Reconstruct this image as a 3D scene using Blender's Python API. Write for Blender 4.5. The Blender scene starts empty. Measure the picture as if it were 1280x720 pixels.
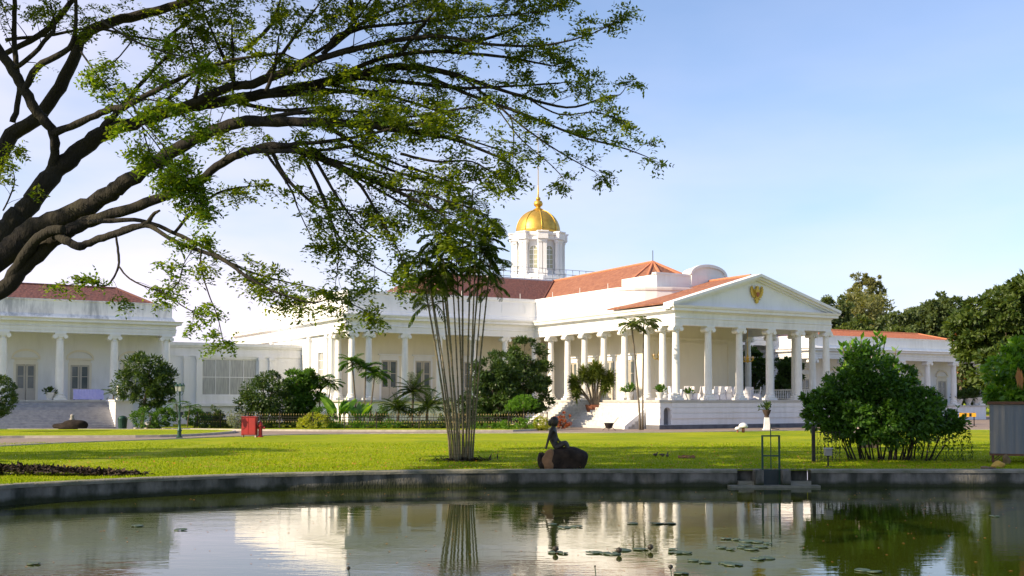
import bpy, bmesh, math, random
import numpy as np
from mathutils import Vector, Matrix
from mathutils.geometry import tessellate_polygon
S = bpy.context.scene
COL = S.collection
R = math.radians
random.seed(7); rng = np.random.default_rng(7)

# ------------------------------------------------------------------ camera, sky, sun, exposure
F = 1380.0            # focal length in pixels of the 1280 px wide photograph
EYE = 2.0
cam = bpy.data.cameras.new("camera"); cam_o = bpy.data.objects.new("camera", cam); COL.objects.link(cam_o)
cam.sensor_width = 36; cam.lens = 36 * F / 1280
PITCH = 2.2
cam_o.location = (0, 0, EYE); cam_o.rotation_euler = (R(90 + PITCH), 0, 0)
cam.shift_y = (140 - F * math.tan(R(PITCH))) / 1280
cam.clip_start = .1; cam.clip_end = 6000
S.camera = cam_o
SUN_AZ, SUN_EL = 243.5, 29.0
w = bpy.data.worlds.new("World"); S.world = w; w.use_nodes = True
nt = w.node_tree; N = nt.nodes; LK = nt.links
bg = N['Background']
sky = N.new('ShaderNodeTexSky'); sky.sky_type = 'NISHITA'; sky.sun_disc = False
sky.sun_elevation = R(SUN_EL); sky.sun_rotation = R(SUN_AZ)
sky.air_density = 1.0; sky.dust_density = 1.4; sky.ozone_density = 2.5; sky.altitude = 200
tc = N.new('ShaderNodeTexCoord'); mp = N.new('ShaderNodeMapping'); mp.inputs['Scale'].default_value = (1, 1, 3.2)
LK.new(tc.outputs['Generated'], mp.inputs[0])
no = N.new('ShaderNodeTexNoise'); no.inputs['Scale'].default_value = 2.6; no.inputs['Detail'].default_value = 5; no.inputs['Roughness'].default_value = .5
LK.new(mp.outputs[0], no.inputs['Vector'])
sx = N.new('ShaderNodeSeparateXYZ'); LK.new(tc.outputs['Generated'], sx.inputs[0])
def wm(op, a, b=None, c=None, clamp=False):
    m = N.new('ShaderNodeMath'); m.operation = op; m.use_clamp = clamp
    for i, v in enumerate((a, b, c)):
        if v is None: continue
        if isinstance(v, (int, float)): m.inputs[i].default_value = v
        else: LK.new(v, m.inputs[i])
    return m.outputs[0]
# thin veil of high cloud, thicker to the west (left) and low down
left = wm('MULTIPLY_ADD', sx.outputs['X'], -1.6, .25, True)
low = wm('MULTIPLY_ADD', sx.outputs['Z'], -2.3, 1.0, True)
veil = wm('MULTIPLY_ADD', left, .5, wm('MULTIPLY', wm('MULTIPLY', low, low), .85), True)
cl = wm('MULTIPLY_ADD', no.outputs['Fac'], 2.6, -.95, True)
fac = wm('MULTIPLY', wm('ADD', veil, .10), wm('MULTIPLY_ADD', cl, .9, .45), None, True)
mx = N.new('ShaderNodeMixRGB'); tint = N.new('ShaderNodeMixRGB'); tint.blend_type = 'MULTIPLY'; tint.inputs[0].default_value = 1; LK.new(sky.outputs[0], tint.inputs[1]); tint.inputs[2].default_value = (1.02, 1.12, 1.24, 1)
LK.new(fac, mx.inputs[0]); LK.new(tint.outputs[0], mx.inputs[1]); mx.inputs[2].default_value = (6.2, 5.85, 6.9, 1)
LK.new(mx.outputs[0], bg.inputs[0]); bg.inputs[1].default_value = .105
sl = bpy.data.lights.new("sun", 'SUN'); sl.energy = 4.6; sl.angle = R(.5); sl.color = (1, .82, .58)
so = bpy.data.objects.new("sun", sl); COL.objects.link(so)
TOSUN = Vector((math.sin(R(SUN_AZ)) * math.cos(R(SUN_EL)), math.cos(R(SUN_AZ)) * math.cos(R(SUN_EL)), math.sin(R(SUN_EL))))
so.rotation_euler = TOSUN.to_track_quat('Z', 'Y').to_euler(); so.location = (-40, -30, 60)
vs = S.view_settings; vs.view_transform = 'Standard'; vs.look = 'None'; vs.exposure = 0.75; vs.gamma = 1; vs.use_curve_mapping = False
S.render.engine = 'CYCLES'
S.cycles.max_bounces = 6; S.cycles.transparent_max_bounces = 4; S.cycles.caustics_reflective = False; S.cycles.caustics_refractive = False

# ------------------------------------------------------------------ helpers
def at(px, py, Y):
    """point seen at photo pixel (px,py) at distance Y"""
    return Vector(((px - 640) / F * Y, Y, EYE - (py - 500) / F * Y))
def ground_at(px, py, z=0.0):
    Y = (EYE - z) * F / (py - 500)
    return Vector(((px - 640) / F * Y, Y, z))

def tag(o, label=None, cat=None, group=None, kind=None):
    if label: o['label'] = label
    if cat: o['category'] = cat
    if group: o['group'] = group
    if kind: o['kind'] = kind
    return o
def empty(name, loc=(0, 0, 0), rz=0, label=None, cat=None, group=None):
    o = bpy.data.objects.new(name, None); COL.objects.link(o); o.location = loc; o.rotation_euler = (0, 0, rz)
    o.empty_display_size = .2
    return tag(o, label, cat, group)
def copy_tree(o, parent=None):
    c = o.copy(); COL.objects.link(c); c.parent = parent
    for ch in list(o.children): copy_tree(ch, c)
    return c

class MB:
    def __init__(s): s.v = []; s.f = []; s.mi = []; s.m = 0
    def add(s, vs, fs):
        b = len(s.v); s.v += [tuple(p) for p in vs]; s.f += [tuple(i + b for i in f) for f in fs]; s.mi += [s.m] * len(fs)
    def box(s, x0, x1, y0, y1, z0, z1):
        s.add([(x0, y0, z0), (x1, y0, z0), (x1, y1, z0), (x0, y1, z0), (x0, y0, z1), (x1, y0, z1), (x1, y1, z1), (x0, y1, z1)],
              [(3, 2, 1, 0), (4, 5, 6, 7), (0, 1, 5, 4), (1, 2, 6, 5), (2, 3, 7, 6), (3, 0, 4, 7)])
    def boxm(s, M, sx, sy, sz):
        vs = [M @ Vector((x * sx / 2, y * sy / 2, z * sz / 2)) for z in (-1, 1) for (x, y) in ((-1, -1), (1, -1), (1, 1), (-1, 1))]
        s.add(vs, [(3, 2, 1, 0), (4, 5, 6, 7), (0, 1, 5, 4), (1, 2, 6, 5), (2, 3, 7, 6), (3, 0, 4, 7)])
    def lathe(s, prof, n=20, c=(0, 0, 0), axis='z', cap=True, a0=0.0):
        b = []
        for (r, z) in prof:
            for k in range(n):
                a = a0 + 2 * math.pi * k / n
                p = (r * math.cos(a), r * math.sin(a), z)
                if axis == 'y': p = (p[0], p[2], p[1])
                if axis == 'x': p = (p[2], p[0], p[1])
                b.append((p[0] + c[0], p[1] + c[1], p[2] + c[2]))
        fs = []
        for i in range(len(prof) - 1):
            for k in range(n):
                a = i * n + k; d = i * n + (k + 1) % n
                fs.append((a, d, d + n, a + n))
        if cap:
            fs.append(tuple(range(n - 1, -1, -1))); fs.append(tuple((len(prof) - 1) * n + k for k in range(n)))
        s.add(b, fs)
    def tube(s, pts, rad, n=8, cap=True):
        pts = [Vector(p) for p in pts]
        if not hasattr(rad, '__len__'): rad = [rad] * len(pts)
        t0 = (pts[1] - pts[0]).normalized()
        up = Vector((0, 0, 1)) if abs(t0.z) < .9 else Vector((1, 0, 0))
        nx = t0.cross(up).normalized(); vs = []
        for i, p in enumerate(pts):
            t = (pts[min(i + 1, len(pts) - 1)] - pts[max(i - 1, 0)])
            if t.length < 1e-9: t = t0.copy()
            t.normalize()
            nx = (nx - t * nx.dot(t))
            if nx.length < 1e-6: nx = t.orthogonal()
            nx.normalize(); ny = t.cross(nx)
            for k in range(n):
                a = 2 * math.pi * k / n
                vs.append(p + (nx * math.cos(a) + ny * math.sin(a)) * rad[i])
        fs = [(i * n + k, i * n + (k + 1) % n, (i + 1) * n + (k + 1) % n, (i + 1) * n + k) for i in range(len(pts) - 1) for k in range(n)]
        if cap: fs += [tuple(range(n - 1, -1, -1)), tuple((len(pts) - 1) * n + k for k in range(n))]
        s.add(vs, fs)
    def sweep(s, path, prof, closed=False):
        """closed profile [(outward offset, z)] swept along a 2D path with mitred corners; outward = right of travel"""
        P = [Vector((p[0], p[1])) for p in path]; n = len(P); m = len(prof); vs = []
        for i in range(n):
            dirs = []
            if closed or i > 0: dirs.append((P[i] - P[i - 1]).normalized())
            if closed or i < n - 1: dirs.append((P[(i + 1) % n] - P[i]).normalized())
            ns = [Vector((d.y, -d.x)) for d in dirs]
            mt = sum(ns, Vector((0, 0))); mt.normalize(); k = 1 / max(.25, mt.dot(ns[0]))
            for (o, z) in prof: vs.append((P[i].x + mt.x * o * k, P[i].y + mt.y * o * k, z))
        fs = []
        for i in range(n if closed else n - 1):
            j = (i + 1) % n
            for k in range(m):
                l = (k + 1) % m
                fs.append((i * m + k, i * m + l, j * m + l, j * m + k))
        if not closed: fs += [tuple(range(m)), tuple((n - 1) * m + k for k in range(m - 1, -1, -1))]
        s.add(vs, fs)
    def plate(s, outer, holes, fn, th):
        """flat plate with holes: 2D loops -> 3D by fn(a,b,d), thickness th"""
        loops = [[Vector((p[0], p[1], 0)) for p in l] for l in [outer] + holes]
        tri = tessellate_polygon(loops); flat = [p for l in loops for p in l]; n = len(flat)
        vs = [fn(p.x, p.y, 0) for p in flat] + [fn(p.x, p.y, th) for p in flat]
        fs = [tuple(t) for t in tri] + [tuple(i + n for i in reversed(t)) for t in tri]
        b = 0
        for l in loops:
            for k in range(len(l)):
                a, d = b + k, b + (k + 1) % len(l)
                fs.append((a, d, d + n, a + n))
            b += len(l)
        s.add(vs, fs)
    def poly(s, pts, z0, z1):
        s.plate(pts, [], lambda a, b, d: (a, b, z0 + d), z1 - z0)
    def piece(s):
        if not hasattr(s, 'cuts'): s.cuts = []
        s.cuts.append((len(s.v), len(s.f)))
    def build_pieces(s, name, mat, parent=None, **k):
        cs = s.cuts + [(len(s.v), len(s.f))]
        for (v0, f0), (v1, f1) in zip(cs[:-1], cs[1:]):
            q = MB(); q.v = s.v[v0:v1]; q.f = [tuple(i - v0 for i in f) for f in s.f[f0:f1]]; q.mi = [0] * len(q.f); q.build(name, mat, parent, **k)
    def build(s, name, mat, parent=None, smooth=False, bevel=0):
        me = bpy.data.meshes.new(name); me.from_pydata(s.v, [], s.f)
        ms = mat if isinstance(mat, (list, tuple)) else [mat]
        for m in ms: me.materials.append(m)
        if len(ms) > 1: me.polygons.foreach_set('material_index', s.mi)
        bm = bmesh.new(); bm.from_mesh(me); bmesh.ops.recalc_face_normals(bm, faces=bm.faces[:]); bm.to_mesh(me); bm.free()
        if smooth is not False:
            me.polygons.foreach_set('use_smooth', [True] * len(me.polygons))
            if smooth is not True:
                me.set_sharp_from_angle(angle=R(smooth))
        me.update()
        o = bpy.data.objects.new(name, me); COL.objects.link(o)
        if parent: o.parent = parent
        if bevel:
            b = o.modifiers.new('bevel', 'BEVEL'); b.width = bevel; b.segments = 2; b.limit_method = 'ANGLE'
        return o

def quads_obj(name, V, mat, parent=None):
    """V: (n,4,3) numpy -> one mesh of leaf quads"""
    n = len(V); me = bpy.data.meshes.new(name)
    me.vertices.add(4 * n); me.vertices.foreach_set('co', V.reshape(-1).astype(np.float32))
    me.loops.add(4 * n); me.loops.foreach_set('vertex_index', np.arange(4 * n, dtype=np.int32))
    me.polygons.add(n); me.polygons.foreach_set('loop_start', np.arange(0, 4 * n, 4, dtype=np.int32))
    me.update(calc_edges=True); me.materials.append(mat)
    o = bpy.data.objects.new(name, me); COL.objects.link(o)
    if parent: o.parent = parent
    return o
def unit(a): return a / np.maximum(np.linalg.norm(a, axis=-1, keepdims=True), 1e-9)
def leaf_quads(base, d, nrm, L, W):
    """rhombus leaves: base points, direction, normal hint, length, width"""
    d = unit(d); s = unit(np.cross(d, nrm)); L = np.asarray(L).reshape(-1, 1); W = np.asarray(W).reshape(-1, 1)
    up = np.cross(s, d)
    mid = base + d * L * .45 + up * L * .06
    return np.stack([base, mid + s * W / 2, base + d * L, mid - s * W / 2], 1)

# ------------------------------------------------------------------ materials
def nm(name):
    m = bpy.data.materials.new(name); m.use_nodes = True
    return m, m.node_tree.nodes, m.node_tree.links, m.node_tree.nodes['Principled BSDF']
def mat(name, c, rough=.6, c2=None, scale=3.0, bump=0.0, bscale=None, metal=0.0, spec=.5, stretch=(1, 1, 1), detail=5, lo=.35, hi=.7, coat=0):
    m, n, l, b = nm(name)
    b.inputs['Roughness'].default_value = rough; b.inputs['Metallic'].default_value = metal
    b.inputs['Specular IOR Level'].default_value = spec; b.inputs['Coat Weight'].default_value = coat
    t = n.new('ShaderNodeTexCoord'); mpn = n.new('ShaderNodeMapping'); mpn.inputs['Scale'].default_value = stretch
    l.new(t.outputs['Object'], mpn.inputs[0])
    b.inputs['Base Color'].default_value = (*c, 1)
    if c2:
        z = n.new('ShaderNodeTexNoise'); z.inputs['Scale'].default_value = scale; z.inputs['Detail'].default_value = detail
        l.new(mpn.outputs[0], z.inputs['Vector'])
        r = n.new('ShaderNodeValToRGB'); r.color_ramp.elements[0].color = (*c, 1); r.color_ramp.elements[1].color = (*c2, 1)
        r.color_ramp.elements[0].position = lo; r.color_ramp.elements[1].position = hi
        l.new(z.outputs['Fac'], r.inputs[0]); l.new(r.outputs[0], b.inputs['Base Color'])
    if bump:
        z2 = n.new('ShaderNodeTexNoise'); z2.inputs['Scale'].default_value = bscale or scale * 4; z2.inputs['Detail'].default_value = 7
        l.new(mpn.outputs[0], z2.inputs['Vector'])
        bp = n.new('ShaderNodeBump'); bp.inputs['Strength'].default_value = bump; bp.inputs['Distance'].default_value = .05
        l.new(z2.outputs['Fac'], bp.inputs['Height']); l.new(bp.outputs[0], b.inputs['Normal'])
    return m
def leafmat(name, c1, c2, trans=.35, rough=.45, spec=.35, tc=None):
    m, n, l, b = nm(name)
    g = n.new('ShaderNodeNewGeometry'); r = n.new('ShaderNodeValToRGB')
    r.color_ramp.elements[0].color = (*c1, 1); r.color_ramp.elements[1].color = (*c2, 1)
    l.new(g.outputs['Random Per Island'], r.inputs[0])
    l.new(r.outputs[0], b.inputs['Base Color']); b.inputs['Roughness'].default_value = rough; b.inputs['Specular IOR Level'].default_value = spec
    tr = n.new('ShaderNodeBsdfTranslucent'); mul = n.new('ShaderNodeMixRGB'); mul.blend_type = 'MULTIPLY'; mul.inputs[0].default_value = 1
    l.new(r.outputs[0], mul.inputs[1]); mul.inputs[2].default_value = (*(tc or (2.2, 2.0, .6)), 1); l.new(mul.outputs[0], tr.inputs[0])
    mi = n.new('ShaderNodeMixShader'); mi.inputs[0].default_value = trans
    l.new(b.outputs[0], mi.inputs[1]); l.new(tr.outputs[0], mi.inputs[2]); l.new(mi.outputs[0], n['Material Output'].inputs[0])
    return m
def plastermat(name, c, dirt, amt=.5):
    """white plaster with streaky weathering (own stains) and fine texture"""
    m, n, l, b = nm(name); b.inputs['Roughness'].default_value = .7; b.inputs['Specular IOR Level'].default_value = .25
    t = n.new('ShaderNodeTexCoord'); mpn = n.new('ShaderNodeMapping'); mpn.inputs['Scale'].default_value = (1, 1, .18); l.new(t.outputs['Object'], mpn.inputs[0])
    z = n.new('ShaderNodeTexNoise'); z.inputs['Scale'].default_value = 2.6; z.inputs['Detail'].default_value = 7; z.inputs['Roughness'].default_value = .65; l.new(mpn.outputs[0], z.inputs['Vector'])
    z3 = n.new('ShaderNodeTexNoise'); z3.inputs['Scale'].default_value = .35; z3.inputs['Detail'].default_value = 3; l.new(t.outputs['Object'], z3.inputs['Vector'])
    ml = n.new('ShaderNodeMath'); ml.operation = 'MULTIPLY'; l.new(z.outputs['Fac'], ml.inputs[0]); l.new(z3.outputs['Fac'], ml.inputs[1])
    r = n.new('ShaderNodeValToRGB'); r.color_ramp.elements[0].position = .22; r.color_ramp.elements[1].position = .22 + .28 / max(amt, .05) * .5
    r.color_ramp.elements[0].color = (*c, 1); r.color_ramp.elements[1].color = (*dirt, 1); l.new(ml.outputs[0], r.inputs[0]); l.new(r.outputs[0], b.inputs['Base Color'])
    z2 = n.new('ShaderNodeTexNoise'); z2.inputs['Scale'].default_value = 14; z2.inputs['Detail'].default_value = 5; l.new(t.outputs['Object'], z2.inputs['Vector'])
    bp = n.new('ShaderNodeBump'); bp.inputs['Strength'].default_value = .25; bp.inputs['Distance'].default_value = .02; l.new(z2.outputs['Fac'], bp.inputs['Height']); l.new(bp.outputs[0], b.inputs['Normal'])
    return m
def tilemat(name, c1, c2, moss):
    m, n, l, b = nm(name); b.inputs['Roughness'].default_value = .8
    t = n.new('ShaderNodeTexCoord')
    z = n.new('ShaderNodeTexNoise'); z.inputs['Scale'].default_value = 2.2; z.inputs['Detail'].default_value = 10; z.inputs['Roughness'].default_value = .85; l.new(t.outputs['Object'], z.inputs['Vector'])
    r = n.new('ShaderNodeValToRGB'); e = r.color_ramp.elements; e[0].position = .3; e[1].position = .72; e[0].color = (*moss, 1); e[1].color = (*c2, 1)
    k = e.new(.5); k.color = (*c1, 1)
    l.new(z.outputs['Fac'], r.inputs[0]); l.new(r.outputs[0], b.inputs['Base Color'])
    wv = n.new('ShaderNodeTexWave'); wv.bands_direction = 'Z'; wv.wave_profile = 'SAW'; wv.inputs['Scale'].default_value = 2.2; wv.inputs['Distortion'].default_value = .15; l.new(t.outputs['Object'], wv.inputs['Vector'])
    w2 = n.new('ShaderNodeTexVoronoi'); w2.inputs['Scale'].default_value = 4.5; l.new(t.outputs['Object'], w2.inputs['Vector'])
    ad = n.new('ShaderNodeMath'); ad.operation = 'ADD'; l.new(wv.outputs['Fac'], ad.inputs[0]); l.new(w2.outputs['Distance'], ad.inputs[1])
    bp = n.new('ShaderNodeBump'); bp.inputs['Strength'].default_value = .8; bp.inputs['Distance'].default_value = .06; l.new(ad.outputs[0], bp.inputs['Height']); l.new(bp.outputs[0], b.inputs['Normal'])
    return m

WHITE = plastermat('white_plaster', (.82, .82, .82), (.64, .64, .62), .40)
WHITE_OLD = plastermat('weathered_white_plaster', (.76, .76, .75), (.40, .41, .42), 1.1)
CREAM = plastermat('cream_plaster', (.80, .75, .63), (.68, .63, .52), .35)
COLW = mat('column_white', (.82, .81, .78), .55, (.74, .73, .69), 2, .1, 20)
PLINTH = mat('dark_plinth', (.10, .10, .115), .8, (.16, .16, .17), 2, .3)
STEP = mat('grey_stone_steps', (.30, .30, .32), .85, (.42, .41, .42), 4, .4, 20)
STEPW = mat('pale_stone_steps', (.50, .48, .45), .85, (.66, .64, .6), 4, .4, 20)
FLOOR = mat('floor_stone', (.45, .43, .40), .4, (.55, .53, .49), 2)
TILE = tilemat('terracotta_tiles', (.27, .105, .055), (.42, .21, .12), (.13, .05, .035))
TILE_D = tilemat('dark_terracotta_tiles', (.13, .045, .035), (.20, .085, .06), (.05, .03, .028))  # darker copy of the tiles: weathering and roof shade put into the colour
RIDGE = mat('ridge_tiles', (.55, .22, .11), .8, (.42, .15, .07), 4)
DOORM = mat('door_cream_wood', (.52, .48, .40), .5, (.46, .42, .35), 3)
GLASSD = mat('window_glass_dark', (.09, .11, .12), .12, (.14, .16, .17), 1.5, spec=.8)
GLASSL = mat('curtained_glass', (.30, .31, .30), .25, (.48, .48, .45), 3, stretch=(6, 6, .4), spec=.7)
GLASST = mat('tower_glass', (.30, .32, .22), .15, (.42, .40, .26), 1.5, spec=.8)
GOLD = mat('gold_leaf', (.66, .42, .08), .46, (.52, .32, .06), 2.5, .15, 8, metal=.75)
GOLDP = mat('gold_paint', (.62, .42, .07), .45, (.5, .33, .05), 6, metal=.5)
BRONZE = mat('dark_bronze', (.03, .027, .02), .5, (.075, .06, .04), 8, .4, 24, metal=.3)
ROCK = mat('brown_rock', (.022, .016, .012), .9, (.055, .038, .026), 4, .9, 9, spec=.2)
ROCKT = mat('tan_rock', (.32, .17, .075), .85, (.20, .11, .05), 5, .8, 9)
IRONG = mat('green_iron', (.01, .045, .03), .45, (.02, .07, .045), 9, metal=.3)
IRON = mat('black_iron', (.015, .015, .015), .55, (.04, .03, .025), 9, metal=.4)
RED = mat('red_paint', (.34, .010, .010), .5, (.24, .014, .012), 3, lo=.3)
CONC = mat('mossy_concrete', (.055, .06, .048), .92, (.25, .24, .21), 1.6, .8, 14, stretch=(1.4, 1.4, .5), detail=10, lo=.38, hi=.66, spec=.2)
def waterline(m, z0, z1, c):
    # algae stain along the waterline of the wall
    n = m.node_tree.nodes; l = m.node_tree.links; b = n['Principled BSDF']; src = b.inputs['Base Color'].links[0].from_socket
    t = n.new('ShaderNodeTexCoord'); s = n.new('ShaderNodeSeparateXYZ'); l.new(t.outputs['Object'], s.inputs[0])
    z = n.new('ShaderNodeTexNoise'); z.inputs['Scale'].default_value = 3; z.inputs['Detail'].default_value = 6; l.new(t.outputs['Object'], z.inputs['Vector'])
    a = n.new('ShaderNodeMath'); a.operation = 'MULTIPLY_ADD'; a.inputs[1].default_value = -.22; l.new(z.outputs['Fac'], a.inputs[0]); l.new(s.outputs['Z'], a.inputs[2])
    r = n.new('ShaderNodeMapRange'); r.inputs[1].default_value = z0 - .11; r.inputs[2].default_value = z1 - .11; r.inputs[3].default_value = .9; r.inputs[4].default_value = 0; l.new(a.outputs[0], r.inputs[0])
    x = n.new('ShaderNodeMixRGB'); l.new(r.outputs[0], x.inputs[0]); l.new(src, x.inputs[1]); x.inputs[2].default_value = (*c, 1); l.new(x.outputs[0], b.inputs['Base Color'])
waterline(CONC, -.38, -.27, (.030, .038, .016))
KERB = mat('kerb_stone', (.50, .46, .38), .85, (.36, .33, .28), 3, .3)
COPE = mat('coping_stone', (.27, .26, .21), .9, (.13, .14, .09), 2.4, .5, 18, detail=9)
PAVE = mat('pinkish_tarmac', (.27, .205, .16), .9, (.21, .16, .13), 1.2, .3, 40)
BARK = mat('dark_bark', (.010, .008, .007), .95, (.030, .026, .014), 2.2, 1.0, 16, stretch=(1, 1, .5))
BARKM = mat('grey_bark', (.10, .08, .055), .9, (.16, .13, .09), 5, .6, 16)
CANE = mat('ringed_cane', (.10, .10, .045), .6, (.25, .19, .11), 2.5, .3, 10, stretch=(.4, .4, 5))
METAL = mat('weathered_zinc', (.13, .16, .19), .6, (.26, .24, .21), 1.3, .1, 5, stretch=(5, 5, .3), metal=.1, detail=8)
RUST = mat('rusty_steel', (.11, .055, .03), .85, (.19, .09, .045), 5, .4)
CLOTHW = mat('white_cloth', (.80, .78, .80), .85, (.70, .68, .72), 4)
CLOTHV = mat('lilac_cloth', (.42, .42, .78), .85, (.52, .50, .82), 4)
POTW = mat('white_pot', (.74, .73, .72), .5, (.60, .60, .58), 4)
TERRA = mat('terracotta_pot', (.30, .10, .05), .7, (.22, .08, .04), 4)
SOIL = mat('dark_soil', (.035, .025, .018), 1, (.07, .045, .03), 6, .8)
LRAIN = leafmat('rain_tree_leaf', (.045, .085, .008), (.175, .235, .022), .5)
LBRIGHT = leafmat('sunlit_rain_leaf', (.08, .17, .012), (.19, .29, .025), .48)  # lit copy of the rain tree leaf, sunlight put into the colour
LCANE = leafmat('cane_palm_leaf', (.028, .062, .009), (.11, .165, .018), .36)
LDARK = leafmat('dark_shrub_leaf', (.022, .052, .013), (.068, .118, .022), .26)
LMID = leafmat('mid_green_leaf', (.035, .095, .012), (.095, .20, .022), .32)
LBUSH = leafmat('flowering_bush_leaf', (.026, .080, .010), (.085, .190, .018), .34)
LFAR = leafmat('far_tree_leaf', (.065, .105, .030), (.14, .18, .045), .4)  # lightened leaf: distance haze is put into the colour
LFAR2 = leafmat('far_round_tree_leaf', (.060, .095, .038), (.11, .145, .05), .35)  # also lightened, with the haze included in the leaf colour
LOLIVE = leafmat('olive_tree_leaf', (.12, .14, .055), (.22, .22, .09), .4)
LTOPI = leafmat('topiary_leaf', (.06, .16, .012), (.14, .28, .02), .3)
LYEL = leafmat('yellow_green_leaf', (.22, .27, .02), (.40, .42, .05), .35)
LBROAD = leafmat('broad_glossy_leaf', (.05, .15, .015), (.17, .31, .03), .42, .35, .5)
LTALL = leafmat('tall_tree_leaf', (.032, .065, .014), (.10, .14, .028), .3)
TILE_B = tilemat('bright_terracotta_tiles', (.42, .13, .05), (.55, .20, .08), (.26, .08, .04))
LYUC = leafmat('yucca_leaf', (.055, .095, .015), (.15, .19, .035), .25)
LGREY = leafmat('grey_green_leaf', (.16, .20, .15), (.26, .30, .21), .2)
LRED = leafmat('red_leaf', (.24, .05, .03), (.34, .12, .04), .3)
LDRY = leafmat('dry_brown_leaf', (.38, .15, .04), (.50, .24, .07), .3)
LPAD = mat('lily_pad', (.025, .055, .035), .55, (.07, .10, .05), 7, .3, 20, spec=.4)
LFLOR = mat('pale_flower', (.85, .75, .70), .6, (.8, .6, .6), 5)

# ------------------------------------------------------------------ setting: pond, lawn, paths
BANK = [(-13.2, 1), (-13.6, 8), (-13.4, 15), (-12.9, 21), (-11.9, 25.6), (-10.9, 26.8), (-9.8, 27.8), (-8.2, 28.9), (-6.8, 29.7), (-5.3, 30.3), (-3.6, 30.9), (-1.9, 31.3), (0, 31.45),
        (3, 31.5), (6.4, 31.5)]
BANK_R = [(8.5, 31.5), (14, 31.5), (22, 31.6), (34, 31.2), (40, 26), (41, 12), (38, 1)]
def catmull(pts, n=6):
    P = [Vector(p) for p in pts]; out = []
    for i in range(len(P) - 1):
        a, b, c, d = P[max(i - 1, 0)], P[i], P[i + 1], P[min(i + 2, len(P) - 1)]
        for k in range(n):
            t = k / n
            out.append(.5 * ((2 * b) + (c - a) * t + (2 * a - 5 * b + 4 * c - d) * t * t + (3 * b - a - 3 * c + d) * t ** 3))
    out.append(P[-1]); return out
bank_l = [(p.x, p.y) for p in catmull([(x, y, 0) for x, y in BANK], 4)]
bank_r = [(p.x, p.y) for p in catmull([(x, y, 0) for x, y in BANK_R], 4)]
pond_loop = bank_l + bank_r      # clockwise from near left
WZ = -.46
m_, n_, l_, b_ = nm('lawn_grass'); GRASSM = m_
b_.inputs['Roughness'].default_value = .9; b_.inputs['Specular IOR Level'].default_value = .15
t_ = n_.new('ShaderNodeTexCoord')
def tn(sc, det, vec=None, rough=.55):
    z = n_.new('ShaderNodeTexNoise'); z.inputs['Scale'].default_value = sc; z.inputs['Detail'].default_value = det; z.inputs['Roughness'].default_value = rough
    l_.new(vec or t_.outputs['Object'], z.inputs['Vector']); return z
za, zb = tn(.22, 8, None, .72), tn(7, 7, None, .85)
mxa = n_.new('ShaderNodeMath'); mxa.operation = 'MULTIPLY_ADD'; l_.new(zb.outputs['Fac'], mxa.inputs[0]); mxa.inputs[1].default_value = .55; l_.new(za.outputs['Fac'], mxa.inputs[2])
rr = n_.new('ShaderNodeValToRGB'); e = rr.color_ramp.elements
e[0].position = .55; e[0].color = (.14, .25, .004, 1); e[1].position = .98; e[1].color = (.42, .43, .012, 1)
k_ = e.new(.75); k_.color = (.28, .34, .005, 1)
l_.new(mxa.outputs[0], rr.inputs[0]); l_.new(rr.outputs[0], b_.inputs['Base Color'])
zc = tn(28, 4); bp = n_.new('ShaderNodeBump'); bp.inputs['Strength'].default_value = 1; bp.inputs['Distance'].default_value = .08
l_.new(zc.outputs['Fac'], bp.inputs['Height']); l_.new(bp.outputs[0], b_.inputs['Normal'])

lawn = MB()
outer = [(-2500, -300), (-2500, 4500), (2500, 4500), (2500, -300)]
loops = [[Vector((x, y, 0)) for x, y in outer], [Vector((x, y, 0)) for x, y in pond_loop]]
tri = tessellate_polygon(loops); lawn.add([p for l in loops for p in l], [tuple(t) for t in tri])
tag(lawn.build('lawn', GRASSM), kind='structure')
# pond bed and water
pb = MB(); pb.add([(x, y, -1.6) for x, y in pond_loop], [tuple(range(len(pond_loop)))]); tag(pb.build('pond_bed', SOIL), kind='structure')
m_, n_, l_, b_ = nm('pond_water'); WATER = m_
b_.inputs['Base Color'].default_value = (.030, .042, .004, 1); b_.inputs['Roughness'].default_value = .02; b_.inputs['IOR'].default_value = 1.42
t_ = n_.new('ShaderNodeTexCoord')
def wn(sc, stretch, det):
    mm = n_.new('ShaderNodeMapping'); mm.inputs['Scale'].default_value = stretch; l_.new(t_.outputs['Object'], mm.inputs[0])
    return tn(sc, det, mm.outputs[0])
w1 = wn(1.2, (1, 2.2, 1), 3); w2 = wn(7, (1, 1.6, 1), 3); w3 = wn(.12, (1, 1, 1), 2)
sc_ = n_.new('ShaderNodeMapRange'); sc_.inputs[1].default_value = .45; sc_.inputs[2].default_value = .62; sc_.inputs[3].default_value = .05; sc_.inputs[4].default_value = .5
l_.new(w3.outputs['Fac'], sc_.inputs[0])
m1 = n_.new('ShaderNodeMath'); m1.operation = 'MULTIPLY'; l_.new(w2.outputs['Fac'], m1.inputs[0]); l_.new(sc_.outputs[0], m1.inputs[1])
m2 = n_.new('ShaderNodeMath'); m2.operation = 'MULTIPLY_ADD'; l_.new(w1.outputs['Fac'], m2.inputs[0]); m2.inputs[1].default_value = .55; l_.new(m1.outputs[0], m2.inputs[2])
bp = n_.new('ShaderNodeBump'); bp.inputs['Strength'].default_value = .35; bp.inputs['Distance'].default_value = .012
l_.new(m2.outputs[0], bp.inputs['Height']); l_.new(bp.outputs[0], b_.inputs['Normal'])
pw = MB(); pw.add([(x, y, WZ) for x, y in pond_loop], [tuple(range(len(pond_loop)))]); tag(pw.build('pond_water', WATER), kind='structure')

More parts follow.
